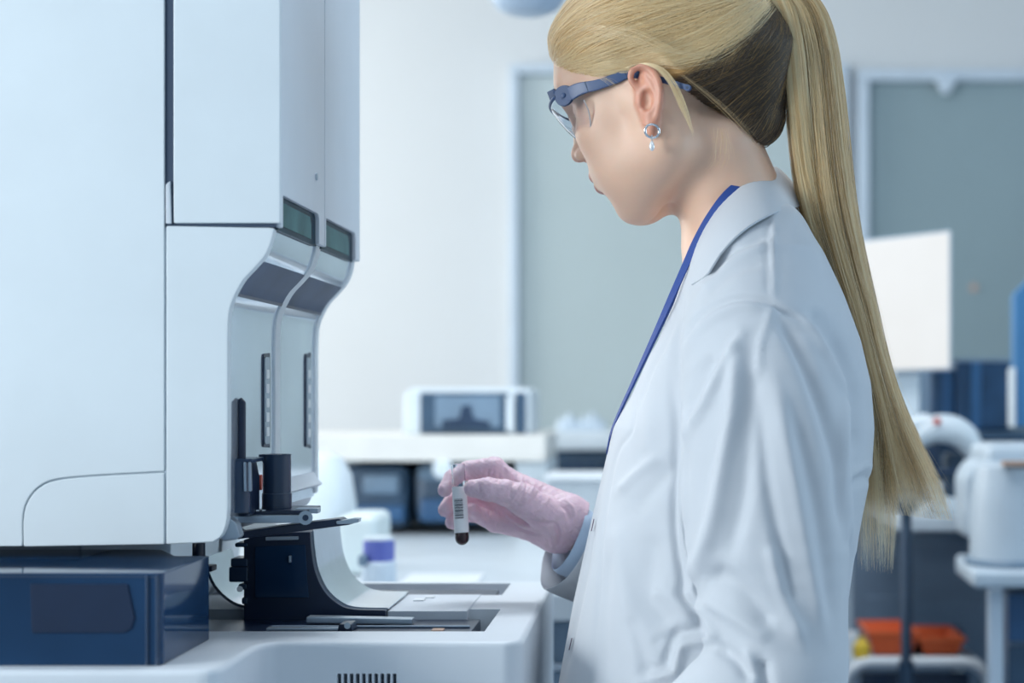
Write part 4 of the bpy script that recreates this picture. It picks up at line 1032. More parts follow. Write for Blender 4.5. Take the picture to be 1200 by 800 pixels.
wr = [  # creases of the thin rubber: picture polylines, half width, mm
 ([(586, 553), (584, 562), (583, 566)], 1.6, -1.0), ([(580, 546), (577, 556), (576, 564)], 1.4, -.9), ([(573, 548), (570, 558)], 1.4, -.7), ([(590, 545), (598, 556)], 1.8, .8),
 ([(607, 556), (600, 572), (596, 584)], 2.0, -.9), ([(613, 556), (608, 572), (600, 588)], 1.8, .9), ([(618, 560), (616, 574), (606, 592)], 1.8, -.8), ([(628, 560), (622, 578), (610, 595)], 2, .8),
 ([(640, 566), (620, 590), (600, 596)], 2.2, -.9), ([(650, 575), (632, 596), (612, 604)], 2.2, .7),
 ([(592, 592), (606, 606), (632, 613), (655, 612)], 2.4, -1.6), ([(588, 596), (604, 612), (628, 620)], 2.2, 1.0),
 ([(574, 590), (574, 604), (570, 616)], 1.8, -1.2), ([(580, 592), (584, 606), (580, 620)], 1.6, .8), ([(590, 605), (612, 620), (640, 628)], 2.0, -.9),
 ([(655, 590), (664, 598), (668, 612)], 2.4, -1.1), ([(660, 583), (672, 596), (674, 612)], 2.0, .9), ([(650, 610), (655, 625), (655, 642)], 2.6, -1.6), ([(640, 612), (646, 630), (648, 642)], 2.4, 1.1),
 ([(556, 588), (566, 600), (572, 612)], 1.6, -.9), ([(548, 575), (549, 583)], 1.2, -.5), ([(561, 564), (562, 580)], 1.4, -.4), ([(600, 566), (590, 578)], 1.6, -.7),
]
V, Q = polygonise(sd_hand, (-.235, 1.72, -.185), (-.045, 1.835, -.05), .00125, 6)
V = relax(V, Q, 1, .4)
Nn = vnormals(V, Q); sv = folds; folds = wr; V = V+Nn*(apply_folds(V-np.array([0, .3, 0])*0, Nn) if False else 0)
def crease(V, Nn, L):
    Y = V[:, 1]; px = VX+V[:, 0]/Y*F; py = VY-V[:, 2]/Y*F; near = np.clip((-Nn[:, 1]+.05)/.25, 0, 1); disp = np.zeros(len(V)); p = np.stack([px, py], 1)
    for pts, sg, amp in L:
        c = np.array(cr(pts, 4)); b = np.full(len(V), 1e9); t_ = np.zeros(len(V))
        for i in range(len(c)-1):
            a = c[i]; ab = c[i+1]-a; t = np.clip(((p-a)@ab)/(ab@ab), 0, 1); dd = np.hypot(*(p-a-t[:, None]*ab).T)
            u = dd < b; b[u] = dd[u]; t_[u] = ((i+t[u])/(len(c)-1))
        tap = np.clip(np.minimum(t_, 1-t_)/.3, 0, 1); disp += amp*.0018*np.exp(-(b/sg)**2)*tap
    return disp*near
V = V+Nn*crease(V, Nn, wr)[:, None]
# fine random puckers
pk = .00022*np.sin(V[:, 0]*900+3*np.sin(V[:, 2]*500))*np.sin(V[:, 2]*700+V[:, 1]*600)
V = V+Nn*pk[:, None]
M['glove'] = mat('glove_pink', (0.84, 0.56, 0.65), 0.45, var=0.05, scale=60, bump=0.65, bscale=170, Subsurface_Weight=0.15, Subsurface_Scale=0.01)
# the glove ends in an open rim inside the cuff: drop the cap beyond the wrist plane
wd_ = np.array(at(690, 622, 1.787))-np.array(at(667, 612, 1.782)); wd_ /= np.linalg.norm(wd_)
s_ = (V-np.array(at(678, 616, 1.785)))@wd_
keep = (s_[Q] < 0).all(1)
glove = mesh_np('glove', V, Q[keep], M['glove'], PE)
md = glove.modifiers.new('t', 'SOLIDIFY'); md.thickness = .0008; md.offset = -1; 
# far forearm carries on inside the sleeve: joined to the body by the same surface of skin
V2, Q2 = polygonise(lambda P: chain(P, [at(655, 610, 1.782), at(700, 640, 1.79), at(858, 712, 1.895)], [.017, .021, .034]), (-.12, 1.74, -.30), (.16, 1.95, -.08), .004)
bmj = bmesh.new(); bmj.from_mesh(body.data); me2 = bpy.data.meshes.new('t'); me2.from_pydata([tuple(v) for v in (V2-np.array(PE.location))], [], Q2.tolist()); bmj.from_mesh(me2); 
for f_ in bmj.faces: f_.smooth = True
bmj.to_mesh(body.data); bmj.free(); bpy.data.meshes.remove(me2)
# glove of the lowered hand, resting below the picture: mirrored copy at the near sleeve's end
g2 = glove.copy(); C.objects.link(g2); g2.data = glove.data.copy()
wp = Vector(at(735, 1010, 1.45)); w0 = Vector(at(676, 616, 1.785)) - Vector(PE.location)
for v in g2.data.vertices:
    q = Matrix.Rotation(math.radians(-48), 3, 'Y') @ (v.co-w0); v.co = Vector((q.x, -q.y, q.z))+wp-Vector(PE.location)+Vector((.012, 0, -.0))
g2.data.flip_normals()

# ------------------------------------------------------------------ trousers and shoes (below the picture)
M['trouser'] = mat('trouser_blue', (0.05, 0.08, 0.14), 0.8)
def sd_leg(P):
    d = None
    for y in (1.60, 1.76):
        e = s_cone(P, (.07, y, -.70), (.085, y, FL+.07), .085, .050); d = e if d is None else smin(d, e, .02)
    return smax(d, f32(FL+.045)-P[:, 2], .004)
V, Q = polygonise(sd_leg, (-.06, 1.46, FL), (.2, 1.9, -.58), .008); mesh_np('trousers', V, Q, M['trouser'], PE)
for y in (1.60, 1.76):
    V, Q = polygonise(lambda P: smax(smin(s_ell(P, (.02, y, FL+.03), (.12, .045, .045)), s_cone(P, (.085, y, FL+.03), (.085, y, FL+.08), .04, .035), .02), f32(FL)-P[:, 2], .003), (-.13, y-.07, FL-.01), (.16, y+.07, FL+.14), .005)
    mesh_np('shoe', V, Q, M['white'], PE)

# ------------------------------------------------------------------ lanyard
M['lanyard'] = mat('lanyard_blue', (0.018, 0.065, 0.30), 0.6, bump=.3, bscale=1500)
ln = [(906, 207, 1.68), (897, 204, 1.656), (878, 209, 1.630), (852, 229, 1.614), (831, 257, 1.612), (816, 284, 1.615), (806, 306, 1.620), (790, 342, 1.625), (770, 387, 1.640), (745, 442, 1.655), (719, 500, 1.672), (712, 530, 1.69)]
lp_ = cr([Vector(at(a, b-1, y)) for a, b, y in ln], 8)
full = lp_ + [(p[0], 2*YT-p[1], p[2]) for p in lp_[-2::-1]] if False else lp_
mirp = [(p[0], 2*YT-p[1], p[2]) for p in lp_]
bm = bmesh.new()
def ribbon(bm, pts, w_, t_, inward):
    pts = [Vector(p) for p in pts]; R_ = []
    for i, p in enumerate(pts):
        tg = (pts[min(i+1, len(pts)-1)]-pts[max(i-1, 0)]).normalized(); c = Vector((.09, YT, p.z)); nrm = (p-c); nrm -= tg*nrm.dot(tg); nrm.normalize(); sd = tg.cross(nrm)
        R_.append([bm.verts.new(p+sd*w_*a+nrm*t_*b) for a, b in ((-1, -1), (1, -1), (1, 1), (-1, 1))])
    for a, b in zip(R_[:-1], R_[1:]):
        for k in range(4): bm.faces.new((a[k], a[(k+1) % 4], b[(k+1) % 4], b[k]))
    bm.faces.new(R_[0]); bm.faces.new(R_[-1][::-1])
ribbon(bm, lp_[::-1]+mirp[1:], .0042, .0007, 0)
tag(bm_link('lanyard', bm, M['lanyard'], None, 40), 'blue lanyard ribbon running from the neck down along the lapel', 'lanyard')

# ------------------------------------------------------------------ test tube in the fingers
M['glass'] = bpy.data.materials.new('clear_glass'); M['glass'].use_nodes = True
b = M['glass'].node_tree.nodes['Principled BSDF']; b.inputs['Base Color'].default_value = (.93, .96, .97, 1); b.inputs['Roughness'].default_value = .03; b.inputs['Transmission Weight'].default_value = 1; b.inputs['IOR'].default_value = 1.25
M['blood'] = mat('blood', (0.035, 0.006, 0.012), 0.12, var=.1)
M['paper'] = mat('label_paper', (0.88, 0.90, 0.92), 0.6)
M['ink'] = mat('label_ink', (0.02, 0.025, 0.05), 0.6)
YTB = 1.762
pt, pb = Vector(at(536.5, 543.5, YTB)), Vector(at(542.0, 638.5, YTB-.006))
tt_ = empty('test_tube', pb); tag(tt_, 'glass tube of dark red blood with white barcode label held in the glove', 'test tube')
ax = (pt-pb).normalized(); Lt = (pt-pb).length; R0 = .0072
def tl(name, prof, m, par, n=32, sm=50): return bm_link(name, lathe(bmesh.new(), prof, pb, n, ax), m, par, sm)
hemi = lambda r, z0: [(max(r*math.sin(a), 1e-5), z0+r-r*math.cos(a)) for a in np.linspace(.02, math.pi/2, 8)]
tl('glass_wall', hemi(R0, 0)+[(R0, Lt-.001), (R0-.0002, Lt), (R0-.0008, Lt), (R0-.001, Lt-.001)]+[(R0-.001, z) for z in (Lt*.6, R0)]+[(a, b_+.001) for a, b_ in hemi(R0-.001, 0)[::-1]], M['glass'], tt_)
tl('blood_sample', hemi(R0-.0009, .0010)+[(R0-.0009, .033), (R0-.0016, .0335)], M['blood'], tt_)
lab = tl('paper_label', [(R0+.0001, .0128), (R0+.0003, .0130), (R0+.0003, .0600), (R0+.0001, .0602)], M['paper'], tt_)
bars = [(0, 1.2), (2, .6), (3.6, 1.6), (6.2, .6), (7.6, .6), (9.2, 1.8), (12, .7), (13.6, 1.2), (15.6, .6), (17, 1.6), (19.6, .6), (21, .6), (22.6, 1.4), (25, .6)]
qz = ax.to_track_quat('Z', 'Y')
a0 = math.atan2(*(qz.inverted() @ Vector((.05, -1, 0)))[1::-1]) if False else None
vd = qz.inverted() @ Vector((-.13, -1, 0)); a0 = math.atan2(vd.y, vd.x)
bm = bmesh.new()
for o_, w_ in bars:
    z0 = .0275+o_*.00078; z1 = z0+w_*.00078; rr_ = R0+.00042
    vs = [[bm.verts.new(pb+qz@Vector((rr_*math.cos(a0+t), rr_*math.sin(a0+t), z))) for t in np.linspace(-.62, .62, 8)] for z in (z0, z1)]
    for k in range(7): bm.faces.new((vs[0][k], vs[0][k+1], vs[1][k+1], vs[1][k]))
bm_link('barcode', bm, M['ink'], lab, 60)

# ------------------------------------------------------------------ safety glasses
GL = empty('safety_glasses', W(.09, 0, .03)); tag(GL, 'clear safety glasses with slate blue temples worn on the face', 'glasses')
M['gframe'] = mat('frame_slate_blue', (0.045, 0.085, 0.19), 0.38)
M['lens'] = bpy.data.materials.new('clear_lens'); M['lens'].use_nodes = True
nt = M['lens'].node_tree; b = nt.nodes['Principled BSDF']; b.inputs['Base Color'].default_value = (.90, .93, .98, 1); b.inputs['Roughness'].default_value = .02; b.inputs['Transmission Weight'].default_value = 1; b.inputs['IOR'].default_value = 1.08; b.inputs['Specular IOR Level'].default_value = .7
M['pearl0'] = mat('lens_edge_pale', (0.62, 0.60, 0.62), 0.15)
M['edge'] = mat('lens_edge', (0.10, 0.09, 0.20), 0.2)
def arm_(side):
    l0 = .0735*side
    pts_px = [(651, 113), (662, 112.5), (680, 104), (700, 99.5), (722, 92), (738, 86.5)]
    P_ = []
    ls = [.060, .068, .0725, .0735, .0730, .0715]
    for (a, b_), l in zip(pts_px, ls):
        f_, u_ = from_px(a, b_, l); P_.append((f_, l*side, u_))
    fe_, ue_ = from_px(770, 92, .070); ft, ut = from_px(806, 103, .079)
    P_ += [(fe_, .070*side, ue_), (ft, .079*side, ut)]
    hh = [.0055, .0068, .0058, .0048, .0046, .0044, .0036, .0034]
    bm = bmesh.new(); R_ = []
    C_ = cr([p+(h,) for p, h in zip(P_, hh)], 5)
    for i, c in enumerate(C_):
        w_ = W(*c[:3]); h = c[3]*1.02; t = .0017
        R_.append([bm.verts.new(w_+HU*h*a+HL*side*t*b_) for a, b_ in ((-1, -.7), (-.8, -1), (.8, -1), (1, -.7), (1, .7), (.8, 1), (-.8, 1), (-1, .7))])
    for A, B in zip(R_[:-1], R_[1:]):
        for k in range(8): bm.faces.new((A[k], A[(k+1) % 8], B[(k+1) % 8], B[k]))
    bm.faces.new(R_[0][::-1]); bm.faces.new(R_[-1])
    t_ = bm_link('temple', bm, M['gframe'], GL, 40)
    hp = W(P_[1][0], P_[1][1]+.0008*side, P_[1][2]); out = HL*side
    bm_link('hinge_disc', cyl(bmesh.new(), hp+out*.0002, hp+out*.0030, .0102, .0094, 28), M['gframe'], t_)
    bm_link('pivot_screw', lathe(bmesh.new(), [(.0026, .0), (.0024, .0008), (.0012, .0014)], hp+out*.0030, 16, out), M['gframe'], t_)
    q_ = C_[12]; sp = W(*q_[:3])
    bm_link('joint_line', cyl(bmesh.new(), sp-HU*.0050-HF*.0004, sp+HU*.0050-HF*.0004, .0019, .0019, 8), M['seam'], t_)
    q_ = C_[24]; sp = W(*q_[:3])
    bm_link('joint_line', cyl(bmesh.new(), sp-HU*.0047, sp+HU*.0047, .0019, .0019, 8), M['seam'], t_)
    e_ = W(*P_[-1])
    bm_link('tip_hole', cyl(bmesh.new(), e_-out*.0022, e_+out*.0022, .0030, .0030, 16), M['gframe'], t_)
    bm_link('tip_recess', cyl(bmesh.new(), e_+out*.0018, e_+out*.0025, .0013, .0013, 12), M['seam'], t_)
arm_(1); arm_(-1)
for sd_ in (1, -1):
    fc, uc = from_px(648.5, 111.5, .0545); c_ = W(fc, .0545*sd_, uc)
    bmx = box(bmesh.new(), -.0042, .0042, -.0035, .0035, -.0048, .0048, .0009)
    bmesh.ops.transform(bmx, matrix=Matrix.Translation(c_) @ Matrix((HF, HL, HU)).transposed().to_4x4(), verts=bmx.verts)
    bm_link('corner_block', bmx, M['gframe'], GL)
# one wrap-around lens, its lower edge rising over the nose
f0, u0 = .1075, .0325
le = [(0, .0985, .010), (.012, .0975, .008)] + [(l,)+from_px(x, y, l) for x, y, l in ((681, 168, .040), (688, 159, .055), (692.5, 147, .064), (690, 130, .0690), (684, 117, .0715))]
le = np.array(le)
bm = bmesh.new(); NA, NB = 56, 12; G_ = []; low_e = []; top_e = []
for i in range(NA+1):
    a = -1+2*i/NA; ang = a*1.30; row = []
    l = .0715*math.sin(ang)/math.sin(1.30)
    ftop = f0-(1-math.cos(ang))*.0335; utop = u0-.002*abs(a)
    fl_, ul_ = float(np.interp(abs(l), le[:, 0], le[:, 1])), float(np.interp(abs(l), le[:, 0], le[:, 2]))
    for j in range(NB+1):
        t = j/NB; f_ = ftop+(fl_-ftop)*t+.002*math.sin(math.pi*t); u_ = utop+(ul_-utop)*t
        p = W(f_, l, u_); row.append(bm.verts.new(p))
        if j == NB: low_e.append(p)
        if j == 0: top_e.append(p)
    G_.append(row)
for r, s in zip(G_[:-1], G_[1:]):
    for k in range(NB): bm.faces.new((r[k], s[k], s[k+1], r[k+1]))
lens = bm_link('lens', bm, M['lens'], GL, 180)
md = lens.modifiers.new('t', 'SOLIDIFY'); md.thickness = .0014; md.offset = 0; baked(lens); lens.data.polygons.foreach_set('use_smooth', [True]*len(lens.data.polygons))
k0 = [i for i in range(NA+1) if abs(.0715*math.sin((-1+2*i/NA)*1.3)/math.sin(1.3)) < .050]
bm = bmesh.new(); tube(bm, [low_e[i] for i in k0], .0009, 6); bm_link('lens_edge', bm, M['edge'], lens, 60)
for part_ in (low_e[:k0[0]+1], low_e[k0[-1]:]):
    bm = bmesh.new(); tube(bm, part_, .0006, 6); bm_link('lens_edge', bm, M['pearl0'], lens, 60)
bm = bmesh.new(); tube(bm, top_e, .0017, 8); bm_link('brow_bar', bm, M['gframe'], GL, 60)

# ------------------------------------------------------------------ earring
ER = empty('earring', at(766, 150, 1.578)); tag(ER, 'small silver hoop earring with dangling pearl drop in the ear lobe', 'earring')
M['silver'] = mat('silver', (0.78, 0.80, 0.83), 0.12, 1.0)
M['pearl'] = mat('pearl', (0.85, 0.86, 0.88), 0.15, 0.3, Coat_Weight=.8)
bm = bmesh.new(); c_ = Vector(at(764.2, 153.5, 1.5775)); d1_ = Vector((1, .35, 0)).normalized(); d2_ = Vector((0, -.15, 1)).normalized()
tube(bm, [c_+d1_*.0068*math.cos(a)+d2_*.0062*math.sin(a) for a in np.linspace(0, 2*math.pi, 29)[:-1]], .00125, 10, closed=True)
bm_link('hoop', bm, M['silver'], ER, 60)
pz = Vector(at(764, 166, 1.5775))
bm_link('bail', cyl(bmesh.new(), pz+Vector((0, 0, .0062)), pz+Vector((0, 0, .0010)), .0007, .0007, 8), M['silver'], ER)
bm_link('pearl_drop', lathe(bmesh.new(), [(.0006, .0008), (.0016, -.0008), (.0024, -.0030), (.0026, -.0052), (.0020, -.0074), (.0006, -.0086)], pz, 20), M['pearl'], ER, 60)
# ------------------------------------------------------------------ hair
hlp = [from_px(a, b, l) for a, b, l in [(649, 70, .02), (655, 77, .035), (672, 86, .055), (700, 91, .066), (726, 86, .071), (745, 77, .073), (772, 82, .074), (790, 98, .074), (820, 126, .070), (855, 160, .055), (890, 190, .030)]]
hlp = sorted(hlp); HLF = np.array([p[0] for p in hlp]); HLU = np.array([p[1] for p in hlp])
dkp = sorted(from_px(a, b, l) for a, b, l in [(735, 86, .072), (770, 90, .075), (800, 84, .078), (835, 62, .072), (866, 36, .055), (890, 8, .030)])
DKF = np.array([p[0] for p in dkp]); DKU = np.array([p[1] for p in dkp])
def sd_hair(P):
    L = toloc(P); t = np.clip(.30*(L[:, 2]-np.interp(L[:, 0], HLF, HLU)), -.003, .0085)
    back = np.clip(-L[:, 0]/.08, 0, 1)
    d = sd_skull(P)
    d = smin(d, s_cone(P, at(858, 70, 1.645), at(874, 136, 1.650), .052, .024), .032)
    m = L[:, 2] > .03
    return d-t*(1+.35*back)
Vh, Qh = polygonise(lambda P: smax(sd_hair(P), -(sd_skull(P)+.0005), .001) if False else sd_hair(P), (-.14, 1.54, .17), (.20, 1.79, .46), .0024, 6)
Lh = toloc(Vh.astype(f32)); ok = (Lh[:, 2] > np.interp(Lh[:, 0], HLF, HLU)-.001)
cap = mesh_np('hair_cap', Vh, Qh[ok[Qh].all(1)], None, PE)
def hair_mat(name, hair=True):
    m = bpy.data.materials.new(name); m.use_nodes = True; nt = m.node_tree
    a = nt.nodes.new('ShaderNodeAttribute'); a.attribute_name = 'tint'
    r = nt.nodes.new('ShaderNodeValToRGB'); e = r.color_ramp.elements
    e[0].position = 0; e[0].color = (.030, .026, .024, 1); e[1].position = 1; e[1].color = (1.0, .87, .58, 1)
    for p, c in ((.25, (.12, .080, .048)), (.5, (.62, .37, .13)), (.75, (.95, .72, .38))):
        q = e.new(p); q.color = (*c, 1)
    nt.links.new(a.outputs['Fac'], r.inputs[0])
    b = nt.nodes['Principled BSDF']; nt.links.new(r.outputs[0], b.inputs['Base Color'])
    b.inputs['Roughness'].default_value = .36 if hair else .7; b.inputs['Specular IOR Level'].default_value = .45
    if hair:
        h = nt.nodes.new('ShaderNodeBsdfHairPrincipled'); h.parametrization = 'COLOR'
        nt.links.new(r.outputs[0], h.inputs['Color']); h.inputs['Roughness'].default_value = .32; h.inputs['Radial Roughness'].default_value = .45
        ms = nt.nodes.new('ShaderNodeMixShader'); ms.inputs[0].default_value = .38
        nt.links.new(b.outputs[0], ms.inputs[1]); nt.links.new(h.outputs[0], ms.inputs[2])
        nt.links.new(ms.outputs[0], nt.nodes['Material Output'].inputs['Surface'])
    return m
M['hair'] = hair_mat('blonde_hair'); M['hcap'] = hair_mat('hair_under', False)
cap.data.materials.append(M['hcap'])
dk0 = np.clip((Lh[:, 2]-np.interp(Lh[:, 0], DKF, DKU))/.008+.5, 0, 1)
vcol(cap, 'tint', .12+.42*dk0)
def strands(name, paths, radii, tints, label=None):
    """paths: list of (n,3) arrays in world space"""
    hc = bpy.data.hair_curves.new(name); hc.add_curves([len(p) for p in paths])
    P = (np.concatenate(paths)-np.array(PE.location)).astype(f32)
    hc.attributes['position'].data.foreach_set('vector', P.ravel())
    ra = hc.attributes.get('radius') or hc.attributes.new('radius', 'FLOAT', 'POINT')
    rr_ = np.concatenate([r*np.interp(np.linspace(0, 1, len(p)), [0, .1, .8, 1], [.7, 1, 1, .25]) for p, r in zip(paths, radii)])
    ra.data.foreach_set('value', rr_.astype(f32))
    ti = hc.attributes.new('tint', 'FLOAT', 'CURVE'); ti.data.foreach_set('value', np.asarray(tints, f32))
    hc.materials.append(M['hair']); o = bpy.data.objects.new(name, hc); C.objects.link(o); o.parent = PE; o['kind'] = 'stuff'
    if label: o['label'] = label
    return o
HC = np.array([-.010, 0, .050]); HR = np.array([.108, .082, .088])
def l2w(L): return np.array(T)+HS*(L@RM.astype(float))
def proj_hair(P, lift, it=3):
    for _ in range(it):
        p = P.astype(f32); d = sd_hair(p); e = .0015; G = np.stack([sd_hair(p+np.eye(3, dtype=f32)[k]*e)-d for k in range(3)], 1)/e
        G /= np.linalg.norm(G, axis=1)[:, None]+1e-6; P = P-G*(d-lift)[:, None]
    return P
tieL = toloc(np.array([at(893, 6, 1.632)], f32))[0].astype(float)
tieW = l2w(tieL[None])[0]
def scalp(N, sel, npt, sag, seed, lift=(.0004, .0022), jit=.35):
    r = np.random.default_rng(seed); out = []; roots = []
    while len(roots) < N:
        v = r.normal(size=(N*3, 3)); v /= np.linalg.norm(v, axis=1)[:, None]; L = HC+v*HR
        k = sel(L); roots += list(L[k])
    L = np.array(roots[:N]); a = (L-HC)/HR; a /= np.linalg.norm(a, axis=1)[:, None]
    tj = tieL+r.normal(size=(N, 3))*.0045; b = (tj-HC)/HR; b /= np.linalg.norm(b, axis=1)[:, None]
    om = np.arccos(np.clip((a*b).sum(1), -.999, .999)); t = np.linspace(0, 1, npt)
    ph = r.uniform(0, 6.28, N); am = r.normal(size=N)*.0016
    W_ = (np.sin((1-t)[None]*om[:, None])[:, :, None]*a[:, None]+np.sin(t[None]*om[:, None])[:, :, None]*b[:, None])/np.sin(om)[:, None, None]
    Pl = HC+W_*HR
    Pl[:, :, 2] -= (sag*np.sin(np.pi*t)**1.2)[None]*np.clip(np.abs(L[:, 1])/.05, 0, 1)[:, None]
    Pl[:, :, 2] += am[:, None]*np.sin(t[None]*5+ph[:, None])*np.sin(np.pi*t)[None]
    P = l2w(Pl.reshape(-1, 3)); lf = np.repeat(r.uniform(lift[0], lift[1], N), npt)
    P = proj_hair(P, lf).reshape(N, npt, 3)
    return P, L, r
up_ = lambda L: L[:, 2] > np.interp(L[:, 0], HLF, HLU)
lt_ = lambda L: L[:, 2] > np.interp(L[:, 0], DKF, DKU)
P, L, r = scalp(9000, lambda L: up_(L) & (lt_(L) | (L[:, 0] > .02)) & ((L[:, 0] > -.02) | (np.random.default_rng(1).random(len(L)) < .5)), 16, .012, 3)
tn = .74+.10*np.sin(L[:, 2]*260+3*np.sin(L[:, 1]*90))+.09*r.normal(size=len(L))
tn = np.where(r.random(len(L)) < .16, tn-.26, tn)
strands('scalp_hair', list(P), r.uniform(.00007, .00015, len(P)), np.clip(tn, .3, 1))
# hair combed along the hairline itself: temple, above and behind the ear
r = np.random.default_rng(5); N = 1500; ff = r.uniform(-.02, .098, N); L = np.stack([ff, np.zeros(N), np.interp(ff, HLF, HLU)+r.uniform(0, .012, N)], 1)
el = 1-((L[:, 0]-HC[0])/HR[0])**2-((L[:, 2]-HC[2])/HR[2])**2; L[:, 1] = HR[1]*np.sqrt(np.clip(el, 0, 1))*np.where(r.random(N) < .7, 1, -1)
it_ = iter([L]); P, L, r = scalp(N, lambda q: np.ones(len(q), bool), 16, .014, 5) if False else (None, L, r)
def from_roots(L, npt, sag, seed, lift):
    g0 = globals(); N = len(L); r = np.random.default_rng(seed)
    a = (L-HC)/HR; a /= np.linalg.norm(a, axis=1)[:, None]; tj = tieL+r.normal(size=(N, 3))*.004; b = (tj-HC)/HR; b /= np.linalg.norm(b, axis=1)[:, None]
    om = np.arccos(np.clip((a*b).sum(1), -.999, .999)); t = np.linspace(0, 1, npt)
    W_ = (np.sin((1-t)[None]*om[:, None])[:, :, None]*a[:, None]+np.sin(t[None]*om[:, None])[:, :, None]*b[:, None])/np.sin(om)[:, None, None]
    Pl = HC+W_*HR; Pl[:, :, 2] -= (sag*np.sin(np.pi*t**.8)**1.2)[None]*r.uniform(.7, 1.1, N)[:, None]
    P = l2w(Pl.reshape(-1, 3)); lf = np.repeat(r.uniform(*lift, N), npt)
    return proj_hair(P, lf).reshape(N, npt, 3)
P = from_roots(L, 18, .017, 6, (.0012, .0032))
strands('temple_hair', list(P), r.uniform(.00007, .00014, N), np.clip(.80+.09*r.normal(size=N), .45, 1))
# darker underlayer from the nape
r = np.random.default_rng(9)
P, L, r = scalp(1500, lambda L: up_(L) & ~lt_(L) & (L[:, 0] < .0), 12, -.002, 9, (.0003, .0016))
tn = .17+.07*r.normal(size=len(P)); tn = np.where(r.random(len(P)) < .10, .46, tn)
strands('nape_hair', list(P), r.uniform(.00007, .00014, len(P)), np.clip(tn, .03, .6), 'dark brown underlayer of hair at the nape')
# nape roots on the added bulge below the skull ellipsoid
N = 5200; cand = Vh[ok & (Lh[:, 2] < np.interp(Lh[:, 0], DKF, DKU)+.002) & (Lh[:, 0] < .005)]
R0_ = cand[r.integers(0, len(cand), N)]+r.normal(size=(N, 3))*.001
R0_ = proj_hair(R0_, np.full(N, .0006)); t = np.linspace(0, 1, 12)
Pn = R0_[:, None]*(1-t)[None, :, None]+(tieW+r.normal(size=(N, 3))*.005)[:, None]*t[None, :, None]
Pn[:, :, 0] += (np.sin(np.pi*t)*.012)[None]
Pn = proj_hair(Pn.reshape(-1, 3), np.repeat(r.uniform(.0004, .003, N), 12)).reshape(N, 12, 3)
tn = .16+.07*r.normal(size=N); tn = np.where(r.random(N) < .12, .48, tn)
strands('nape_hair', list(Pn), r.uniform(.00007, .00014, N), np.clip(tn, .03, .6), 'dark brown underlayer of hair at the nape')

# ponytail
cen = [(896, 6, 1.632, 9), (912, -14, 1.632, 18), (934, 4, 1.636, 26), (947, 45, 1.642, 31), (954, 100, 1.650, 33), (960, 165, 1.658, 34), (969, 235, 1.666, 33), (985, 300, 1.672, 29), (1003, 360, 1.676, 25), (1020, 420, 1.68, 22), (1034, 470, 1.682, 24), (1046, 515, 1.684, 31), (1057, 560, 1.685, 42), (1067, 605, 1.685, 52)]
def tail(cen, N, seed, endlo, endhi, tint, dY=.021, stray=.0, npt=34):
    r = np.random.default_rng(seed); c = np.array(cr(cen, 6)); ts = np.linspace(0, 1, len(c)); out = []; tt_ = []
    for i in range(N):
        rad = math.sqrt(r.random()); th = r.uniform(0, 2*math.pi); a, b_ = rad*math.cos(th), rad*math.sin(th)
        end = r.uniform(endlo, endhi); 
        if r.random() < .3: end = min(end, r.uniform(endlo*.85, endhi))
        t = np.linspace(0, end, npt); x = np.interp(t, ts, c[:, 0]); y = np.interp(t, ts, c[:, 1]); Y = np.interp(t, ts, c[:, 2]); w_ = np.interp(t, ts, c[:, 3])
        p1, p2 = r.uniform(0, 6.28, 2); aa = a+.10*np.sin(t*7+p1)+.10*np.sin(t*13+3*a)*t**3+stray*r.normal()*t**2; bb = b_+.12*np.sin(t*6+p2)
        sx = x+aa*w_; sY = Y+bb*dY*np.interp(w_, [8, 30], [.4, 1]); dy_ = -.22*aa*w_*np.interp(t, [0, .15, .5, 1], [0, .6, 0, -.5])
        out.append(np.stack([(sx-VX)/F*sY, sY, (VY-(y+dy_))/F*sY], 1)); tt_.append(tint(a, b_, r))
    return out, tt_, r
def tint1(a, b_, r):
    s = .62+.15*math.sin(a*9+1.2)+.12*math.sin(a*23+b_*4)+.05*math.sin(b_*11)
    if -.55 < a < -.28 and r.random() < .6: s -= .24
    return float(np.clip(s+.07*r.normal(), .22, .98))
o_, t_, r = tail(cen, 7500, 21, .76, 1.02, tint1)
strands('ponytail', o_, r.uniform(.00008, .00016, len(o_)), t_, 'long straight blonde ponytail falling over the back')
cen2 = [(896, 6, 1.632, 9), (908, -8, 1.622, 12), (921, 15, 1.618, 12), (930, 60, 1.622, 12), (936, 120, 1.632, 12), (944, 190, 1.645, 13), (962, 270, 1.66, 14), (984, 350, 1.67, 14), (1004, 430, 1.675, 15), (1019, 510, 1.678, 19), (1027, 575, 1.68, 24), (1028, 672, 1.68, 20)]
o_, t_, r = tail(cen2, 2800, 22, .80, 1.0, lambda a, b_, r: float(np.clip(.80+.12*math.sin(a*8)+.06*r.normal(), .4, 1)), .014)
strands('ponytail', o_, r.uniform(.00008, .00016, len(o_)), t_, 'paler strand of the ponytail hanging lower')
o_, t_, r = tail(cen, 260, 23, .80, 1.0, lambda a, b_, r: .85, .03, .5)
strands('flyaway_hair', o_, r.uniform(.00004, .00007, len(o_)), t_)
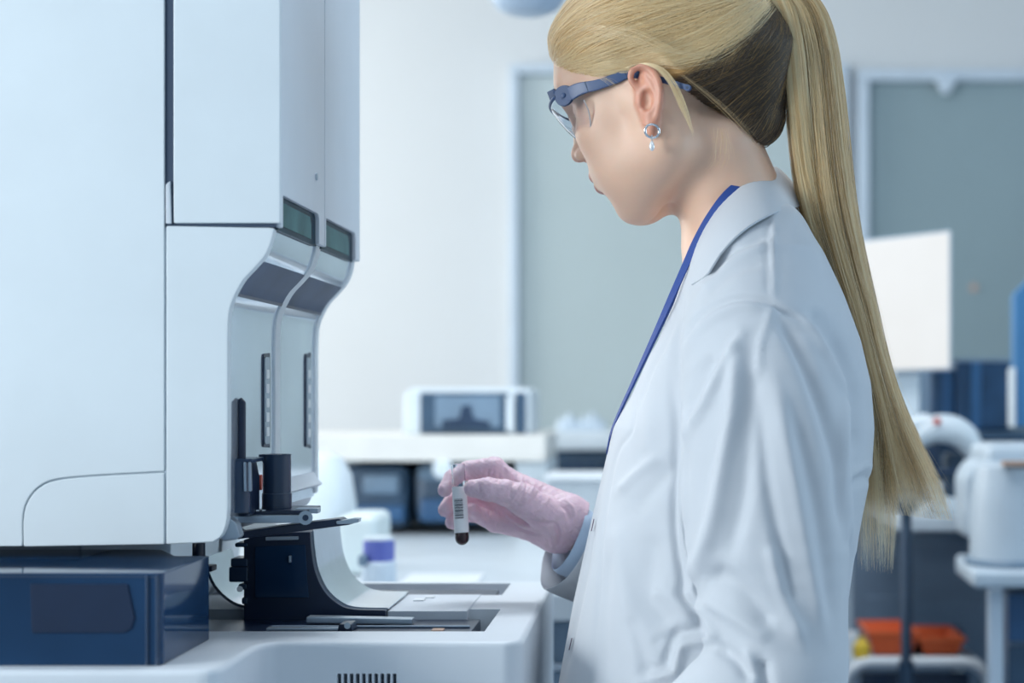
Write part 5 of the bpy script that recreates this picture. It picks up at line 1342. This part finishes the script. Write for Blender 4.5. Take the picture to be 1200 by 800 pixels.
# loose lock falling behind the ear, and wisps on the neck
lock = [(735, 80, 1.583, 3), (752, 74, 1.572, 4), (772, 80, 1.566, 5), (788, 98, 1.568, 5), (799, 122, 1.574, 5), (808, 145, 1.580, 2.5), (815, 166, 1.584, 1.2)]
o_, t_, r = tail(lock, 75, 31, .7, 1.0, lambda a, b_, r: float(np.clip(.85+.07*r.normal(), .5, 1)), .003, npt=18)
strands('loose_lock', o_, r.uniform(.00007, .00012, len(o_)), t_, 'loose blonde lock behind the ear')
for k, (lk, n_) in enumerate([([(800, 88, 1.575, 3), (840, 120, 1.585, 6), (870, 150, 1.60, 8), (893, 180, 1.62, 6), (905, 200, 1.64, 3)], 14), ([(845, 150, 1.60, 12), (846, 180, 1.603, 14), (840, 205, 1.607, 18)], 26), ([(700, 88, 1.60, 6), (716, 96, 1.595, 8), (728, 110, 1.594, 6)], 14), ([(700, 30, 1.585, 20), (740, 44, 1.565, 22), (780, 60, 1.56, 20), (830, 60, 1.575, 16), (885, 12, 1.615, 6)], 40)]):
    o_, t_, r = tail(lk, n_, 40+k, .5, 1.0, lambda a, b_, r: float(np.clip(.7+.1*r.normal(), .3, 1)), .006, .4, 14)
    strands('flyaway_hair', o_, r.uniform(.00004, .00007, len(o_)), t_)
# hair tie
bm = bmesh.new(); tc_ = Vector(at(897, 3, 1.632)); ax_ = Vector((.75, 0, .65)).normalized(); e1 = Vector((0, 1, 0)); e2 = ax_.cross(e1)
tube(bm, [tc_+(e1*math.cos(a)+e2*math.sin(a))*(.0105+.0006*math.sin(9*a)) for a in np.linspace(0, 2*math.pi, 41)[:-1]], .0045, 10, closed=True)
M['tie'] = mat('hair_tie_brown', (.035, .022, .018), .8, bump=.5, bscale=600); bm_link('hair_tie', bm, M['tie'], PE, 60)
# even out the shading of bevelled panels
for o in list(bpy.data.objects):
    if o.type == 'MESH' and len(o.data.polygons) < 2500 and not o.modifiers and (o.parent is None or o.parent.name != 'person'):
        md = o.modifiers.new('normals', 'WEIGHTED_NORMAL'); md.keep_sharp = True; md.weight = 100
# ------------------------------------------------------------------ lift everything so that the floor is z = 0
for o in list(bpy.data.objects):
    if o.parent is None: o.location.z += EYE
